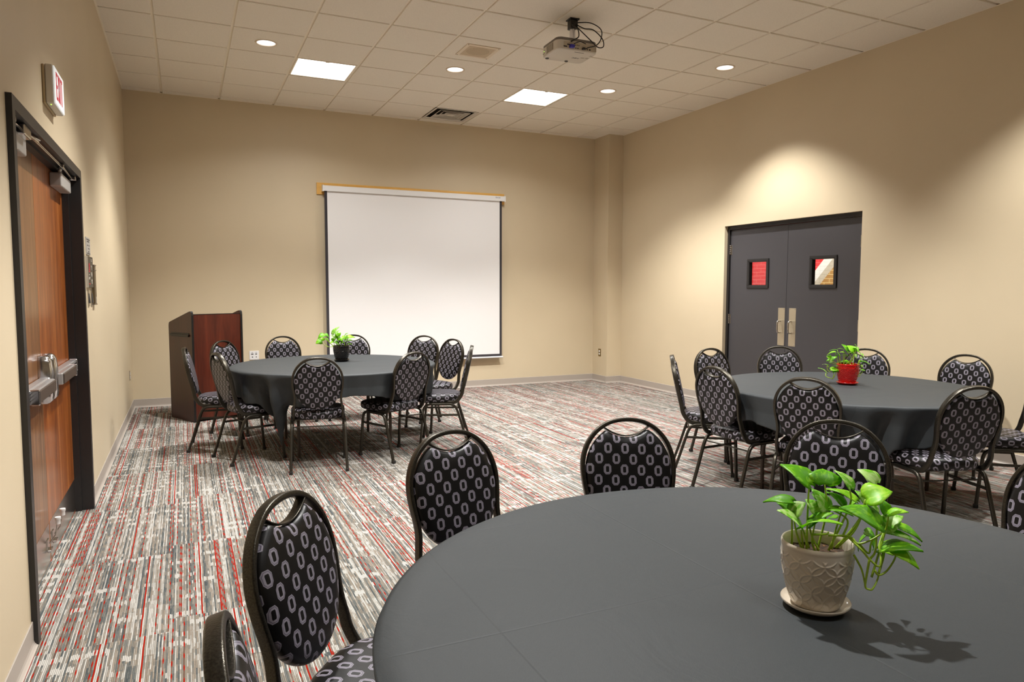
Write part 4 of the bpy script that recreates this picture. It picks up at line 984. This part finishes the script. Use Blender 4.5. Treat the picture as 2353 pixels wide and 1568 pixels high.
    for a, b_ in zip(rings[:-1], rings[1:]):
        for i in range(n):
            if len(a) == 1: bm.faces.new((a[0], b_[i], b_[(i+1) % n]))
            elif len(b_) == 1: bm.faces.new((a[i], b_[0], a[(i+1) % n]))
            else: bm.faces.new((a[i], b_[i], b_[(i+1) % n], a[(i+1) % n]))
    uvl = bm.loops.layers.uv.new('UVMap')
    for f in bm.faces:
        for l in f.loops: l[uvl].uv = uvs[l.vert]
    obj('seat', bm, OVINYL, t, 180)
    # legs: rear legs sweep backwards, front legs nearly upright; both bend into the rail
    for s in (-1, 1):
        bm = bmesh.new(); P = catmull([(.214*s, 0, .022), (.211*s, .045, .16), (.208*s, .088, .30), (.206*s, .104, .345), (.206*s, .122, .376), (.205*s, .150, .392), (.205*s, .185, .396), (.205*s, .24, .396)], 5)
        sweep(bm, P, rrect(.021, .021, .005, 2), (1, 0, 0)); L1 = obj('leg', bm, FRAME, t, 50)
        obj('foot_cap', B((.214*s-.013, -.020, 0), (.214*s+.013, .012, .026), .004), RUBBER, L1)
        bm = bmesh.new(); P = catmull([(.214*s, .440, .022), (.210*s, .428, .16), (.207*s, .416, .30), (.206*s, .410, .345), (.206*s, .396, .376), (.205*s, .365, .392), (.205*s, .33, .396), (.205*s, .24, .396)], 5)
        sweep(bm, P, rrect(.021, .021, .005, 2), (1, 0, 0)); L2 = obj('leg', bm, FRAME, t, 50)
        obj('foot_cap', B((.214*s-.013, .428, 0), (.214*s+.013, .456, .026), .004), RUBBER, L2)
        bm = bmesh.new(); sweep(bm, [(.208*s, .090, .298), (.208*s, .418, .298)], rrect(.012, .018, .003, 2), (0, 0, 1)); obj('stretcher', bm, FRAME, t)
    bm = bmesh.new(); tube(bm, [(-.206, .108, .352), (.206, .108, .352)], .005, 8); obj('stretcher', bm, FRAME, t, 60)
    bm = bmesh.new(); sweep(bm, [(-.205, .20, .398), (.205, .20, .398)], rrect(.02, .016, .003, 2), (0, 0, 1)); sweep(bm, [(-.205, .34, .398), (.205, .34, .398)], rrect(.02, .016, .003, 2), (0, 0, 1))
    box(bm, (-.17, .12, .404), (.17, .44, .412)); obj('seat_support', bm, FRAME, t)
    return t
proto = make_chair(); first = [True]
def chair(tx_, ty_, face, label, group):
    """tx, ty: where the top of the back stands; face: heading of the front, degrees from +x"""
    a = math.radians(face); f = Vector((math.cos(a), math.sin(a)))
    ox, oy = tx_+f.x*.035, ty_+f.y*.035
    rz = a-PI/2
    if first[0]:
        first[0] = False; proto.location = (ox, oy, 0); proto.rotation_euler = (0, 0, rz); tag(proto, label, 'chair', group); return proto
    return dup(proto, (ox, oy, 0), rz, label=label, cat='chair', group=group)
for x, y, fa, key, lb, gr in CHAIRS:
    chair(x, y, toward(key, x, y) if fa is None else fa, lb, gr)
# ------------------------------------------------------------ potted plants
def leaf_mesh(bm, b, t, w, seed):
    b = Vector(b); t = Vector(t); ax = t-b; L = ax.length; ax.normalize()
    rnd = random.Random(seed)
    up = Vector((rnd.uniform(-.25, .25), rnd.uniform(-.25, .25)-.35, 1.0)); up = (up-up.dot(ax)*ax).normalized(); sd = ax.cross(up)
    nu, nv = 9, 6; W_ = L*w*.72; rows = []
    for i in range(nu+1):
        u = i/nu
        # heart shape: lobes behind the base, tapering to a drawn-out tip
        wd = W_*(math.sin(PI*min(1, u**.62))**.8)*(1.12 if u < .45 else 1.0)
        if i == 0: wd = W_*.35
        if i == nu: wd = 0.0
        row = []
        for j in range(-nv//2, nv//2+1):
            v = j/(nv/2)
            back = -.16*L*abs(v)**1.0*(1-u)**2*(1 if abs(v) < 1.01 else 1)
            if i == 0: back = -.12*L*abs(v)
            droop = -.20*L*(u**2.2) + .10*L*math.sin(PI*u)
            fold = .16*abs(v)*wd*1.2 - .05*L*v*v
            row.append(bm.verts.new(b+ax*(u*L+back)+sd*(v*wd)+up*(droop+fold)))
        rows.append(row)
    # bring the tip where it belongs
    dv = t-rows[-1][nv//2].co
    for i, row in enumerate(rows):
        for v in row: v.co += dv*(i/nu)**1.5
    for i in range(nu):
        for j in range(nv): 
            try: bm.faces.new((rows[i][j], rows[i][j+1], rows[i+1][j+1], rows[i+1][j]))
            except Exception: pass
def pot_plant(loc, R, Hh, potm, leaves, stems, label, seed, spin=0.0, wide=1.0):
    t = empty('potted_plant', loc, 0, label, 'potted plant', 'potted pothos plants on the tables')
    # saucer
    bm = bmesh.new(); sR = R*.97
    lathe(bm, [(.001, .0015), (sR*.62, .0015), (sR*.66, 0), (sR*.78, .001), (sR*.95, .009), (sR, .014), (sR*.985, .0165), (sR*.93, .013), (sR*.76, .0065), (.001, .006)], 48); obj('saucer', bm, potm, t, 60)
    # pot body with raised petal relief
    z0 = .0075; Rb = R*.66
    def rad(u): # u 0..1 up the wall
        return Rb+(R*.985-Rb)*(math.sin(min(u, 1)*PI/2*1.05)**.85 if u > 0 else 0)
    nseg, nz = 288, 84
    cnt = 9; c_ = 2*PI/cnt      # angular period of the rotated lattice
    hz = Hh-z0-.012; rowsN = 3.0
    def relief(a, j, r, z):
        u = (z-z0)/hz
        if u < .03 or u > .93: return 0.0
        X = (a+spin)/c_; Y_ = u*rowsN            # lattice turned 45 deg: points at integer and half-integer sites
        best = 9
        for (ox_, oy_) in ((0, 0), (.5, .5)):
            dx = X-ox_; dy = Y_-oy_
            ix, iy = round(dx), round(dy)
            for ax_ in (-1, 0, 1):
                for ay in (-1, 0, 1):
                    d = math.hypot(dx-ix-ax_, dy-iy-ay); best = min(best, abs(d-.5))
        fade = min(1, (u-.03)/.04, (.93-u)/.04)
        return .0018*(R/.078)*fade*max(0.0, 1-(best/.036)**2)
    prof = []
    for k in range(nz+1):
        u = k/nz; prof.append((rad(u), z0+hz*u))
    prof2 = [(Rb*.25, z0-.001), (Rb*.93, z0-.001)]+prof+[(R*.995, z0+hz+.003), (R*.99, z0+hz+.009), (R*.965, Hh), (R*.935, Hh-.002), (R*.92, Hh-.012), (R*.90, Hh*.72), (R*.3, Hh*.72)]
    bm = bmesh.new(); lathe(bm, prof2, nseg, disp=relief); obj('pot', bm, potm, t, 60)
    bm = bmesh.new(); rnd = random.Random(seed)
    rg = lathe(bm, [(.001, Hh*.80), (R*.3, Hh*.805), (R*.6, Hh*.80), (R*.88, Hh*.795), (R*.92, Hh*.79)], 32)
    for ring in rg[1:]:
        for v in ring: v.co.z += rnd.uniform(-.004, .004)
    obj('soil', bm, SOIL, t, 60)
    kinds = {0: bmesh.new(), 1: bmesh.new(), 2: bmesh.new()}
    bm = bmesh.new()
    for k, (b_, tp, w_, kd) in enumerate(leaves):
        me = bmesh.new(); leaf_mesh(me, b_, tp, w_*wide, seed*100+k)
        for f in me.faces: f.material_index = kd
        tmp = bpy.data.meshes.new('tmp'); me.to_mesh(tmp); me.free(); bm.from_mesh(tmp); bpy.data.meshes.remove(tmp)
    for kq in kinds.values(): kq.free()
    o = obj('foliage', bm, LEAFM, t, 180)
    md = o.modifiers.new('thick', 'SOLIDIFY'); md.thickness = .0007
    bm = bmesh.new()
    for s_ in stems:
        P = catmull(s_, 5); n_ = len(P)
        tube(bm, P, [.0024*R/.078*(1.1-.45*i/n_) for i in range(n_)], 7)
    obj('stems', bm, STEMM, t, 180)
    return t
pot_plant((1.835, -8.556, TZ+.004), .0745, .147, POTCREAM, LEAVES_CREAM, STEMS_CREAM, 'pothos in a cream embossed pot with a saucer on the near table', 3, .1)
pot_plant((1.95, -2.85, TZ+.004), .078, .150, POTBLACK, LEAVES_BLACK, STEMS_BLACK, 'pothos in a glossy black embossed pot on the table near the screen', 4, 0, 1.35)
pot_plant((4.99, -6.02, TZ+.004), .078, .150, POTRED, LEAVES_RED, STEMS_RED, 'pothos in a red embossed pot on the table by the black doors', 5, 0, 1.4)
# ------------------------------------------------------------ projector
t = empty('ceiling_projector', (3.74, -4.12, H-.014), math.radians(-2), 'white projector hanging from the ceiling with loose black cables', 'projector')
obj('ceiling_plate', B((-.045, -.045, -.010), (.045, .045, .0), .002), BLACKPLASTIC, t)
bm = bmesh.new(); box(bm, (-.034, -.034, -.085), (.034, .034, -.010), .004); obj('mount_collar', bm, BLACKPLASTIC, t)
bm = bmesh.new(); tube(bm, [(0, 0, -.08), (0, 0, -.20)], .026, 20); obj('mount_pole', bm, CHROME, t, 60)
bm = bmesh.new(); box(bm, (-.06, -.05, -.205), (.06, .05, -.19), .003)
for a in range(4):
    an = PI/4+a*PI/2; sweep(bm, [(0, 0, -.197), (.13*math.cos(an), .11*math.sin(an), -.200), (.14*math.cos(an), .115*math.sin(an), -.212)], rrect(.02, .005, .001, 1), (0, 0, 1))
obj('mount_bracket', bm, BLACKPLASTIC, t)
ZB, ZT = -.318, -.212
def rr_poly(x0, x1, y0, y1, r, n=5):
    o = []
    for cx, cz, a0 in ((x1-r, y1-r, 0), (x0+r, y1-r, 90), (x0+r, y0+r, 180), (x1-r, y0+r, 270)):
        for k in range(n+1):
            a = math.radians(a0+90*k/n); o.append((cx+r*math.cos(a), cz+r*math.sin(a)))
    return o
X0_, X1_, Y0_, Y1_ = -.225, .165, -.155, .155
bm = bmesh.new(); lv = []
for z_, ins, mi in ((ZB, .010, 0), (ZB+.004, .003, 0), (ZB+.010, 0, 0), (ZB+.078, 0, 0), (ZB+.0785, .001, 1), (ZT-.008, .002, 1), (ZT, .012, 1)):
    poly = rr_poly(X0_+ins, X1_-ins, Y0_+ins, Y1_-ins, .045)
    lv.append(([bm.verts.new((x, y, z_)) for x, y in poly], mi))
for (a, _), (b_, mi) in zip(lv[:-1], lv[1:]):
    for i in range(len(a)): bm.faces.new((a[i], a[(i+1) % len(a)], b_[(i+1) % len(a)], b_[i])).material_index = mi
bm.faces.new(lv[0][0][::-1]); bm.faces.new(lv[-1][0]).material_index = 1
body = obj('body', bm, [OFFWHITE, plain('grey_projector_top', sr(120, 112, 104), .5)], t, 40)
# rear connector bay (faces the camera side), side vents, feet
bay = obj('connector_panel', B((-.165, Y0_-.0015, ZB+.012), (.150, Y0_+.004, ZB+.070), .002), plain('connector_panel_plastic', sr(188, 176, 156), .5), t)
for xx, zz, ww, hh in ((-.150, .026, .034, .010), (-.118, .044, .030, .010), (-.05, .022, .010, .008), (-.03, .022, .012, .008), (0.035, .024, .014, .012), (.062, .024, .008, .012), (.085, .024, .015, .012), (-.055, .046, .008, .008), (-.038, .046, .008, .008), (-.02, .046, .008, .008)):
    obj('port', B((xx-ww/2, Y0_-.003, ZB+zz-hh/2), (xx+ww/2, Y0_-.001, ZB+zz+hh/2), .001, 1), BLACKPLASTIC, bay)
tag(obj('port', B((-.044, Y0_-.0032, ZB+.050), (-.036, Y0_-.001, ZB+.056)), plain('yellow_jack', sr(220, 200, 30), .5), bay), 'yellow jack')
for k in range(7):
    obj('side_vent_shade', B((X0_-.0012, .055-.02*k-.012, ZB+.014), (X0_+.003, .055-.02*k-.003, ZB+.074)), plain('vent_shadow_brown', sr(118, 104, 82), .6) if k == 0 else bpy.data.materials['vent_shadow_brown'], t)  # brown strips that paint the shade of the vent gaps
bm = bmesh.new(); 
for yy, zz in ((.11, .05), (.10, .035), (.12, .03), (.09, .055)): box(bm, (X0_-.0012, yy-.004, ZB+zz-.004), (X0_+.001, yy+.004, ZB+zz+.004))
obj('keypad', bm, GREYDARK, t)
bm = bmesh.new(); box(bm, (X0_-.002, .10, ZB+.045), (X0_, .106, ZB+.051)); obj('status_light', bm, GREENLED, t)
obj('bottom_slot', B((-.045, -.128, ZB-.0008), (.045, -.120, ZB+.001)), BLACKPLASTIC, t)
for xx, yy in ((-.19, .115), (.0, .118)):
    bm = bmesh.new(); lathe(bm, [(.001, ZB-.006), (.014, ZB-.006), (.016, ZB-.002), (.016, ZB+.002)], 20, (xx, yy, 0)); obj('foot', bm, GREYDARK, t, 50)
bm = bmesh.new(); box(bm, (.01, .148, ZB+.002), (.016, .152, ZB+.006)); obj('power_light', bm, REDLED, t)
text('maker_mark', 'NEC', .034, DARKTXT, t, Matrix.Translation((.035, .012, ZB-.0006)) @ Matrix.Rotation(PI, 4, 'Z') @ Matrix.Rotation(PI, 4, 'Y') @ Matrix.Rotation(PI, 4, 'Z'))
bm = bmesh.new()
for k in range(3):
    box(bm, (.075, -.02+.008*k, ZB-.0006), (.11, -.017+.008*k, ZB+.001)); box(bm, (.118, -.026+.008*k, ZB-.0006), (.150, -.023+.008*k, ZB+.001))
for k in range(2): box(bm, (.125, -.09+.014*k, ZB-.0006), (.150, -.084+.014*k, ZB+.001))
obj('regulatory_print', bm, plain('faint_grey_print', sr(150, 138, 120), .6), t)
bm = bmesh.new(); lathe(bm, [(.001, .02), (.038, .02), (.042, .004), (.042, 0)], 28)
bmesh.ops.transform(bm, matrix=Matrix.Translation((-.12, Y1_, ZB+.055)) @ Matrix.Rotation(-PI/2, 4, 'X'), verts=bm.verts); obj('lens', bm, GREYDARK, t, 50)
yb = Y0_-.004
def cable(pts_, r=.0045): 
    bm = bmesh.new(); tube(bm, catmull(pts_, 7), r, 8); return obj('cable', bm, BLACKPLASTIC, t, 180)
cable([(.02, -.02, -.03), (.12, -.10, -.045), (.19, -.16, -.11), (.175, -.19, -.20), (.13, -.19, -.26), (.06, -.185, -.285), (.045, yb, -.290)])
cable([(.02, -.03, -.05), (.06, -.10, -.10), (.12, -.15, -.12), (.18, -.20, -.20), (.20, -.19, -.26), (.15, -.18, -.27), (.08, -.17, -.215), (.035, -.10, -.13), (.01, -.03, -.06)])
cable([(-.01, -.03, -.04), (-.035, -.06, -.07), (-.015, -.12, -.12), (-.03, -.17, -.20), (-.075, -.175, -.235), (-.10, yb, -.25)], .005)
cable([(.03, -.19, -.262), (.0, -.185, -.252), (-.03, -.19, -.25), (-.07, yb, -.262)], .0035)
tag(obj('cable_plug', B((-.115, Y0_-.036, ZB+.014), (-.075, Y0_-.002, ZB+.040), .005), BLUEPLUG, t), 'blue plug')
obj('cable_plug', B((.005, Y0_-.032, ZB+.012), (.03, Y0_-.002, ZB+.03), .005), BLACKPLASTIC, t)
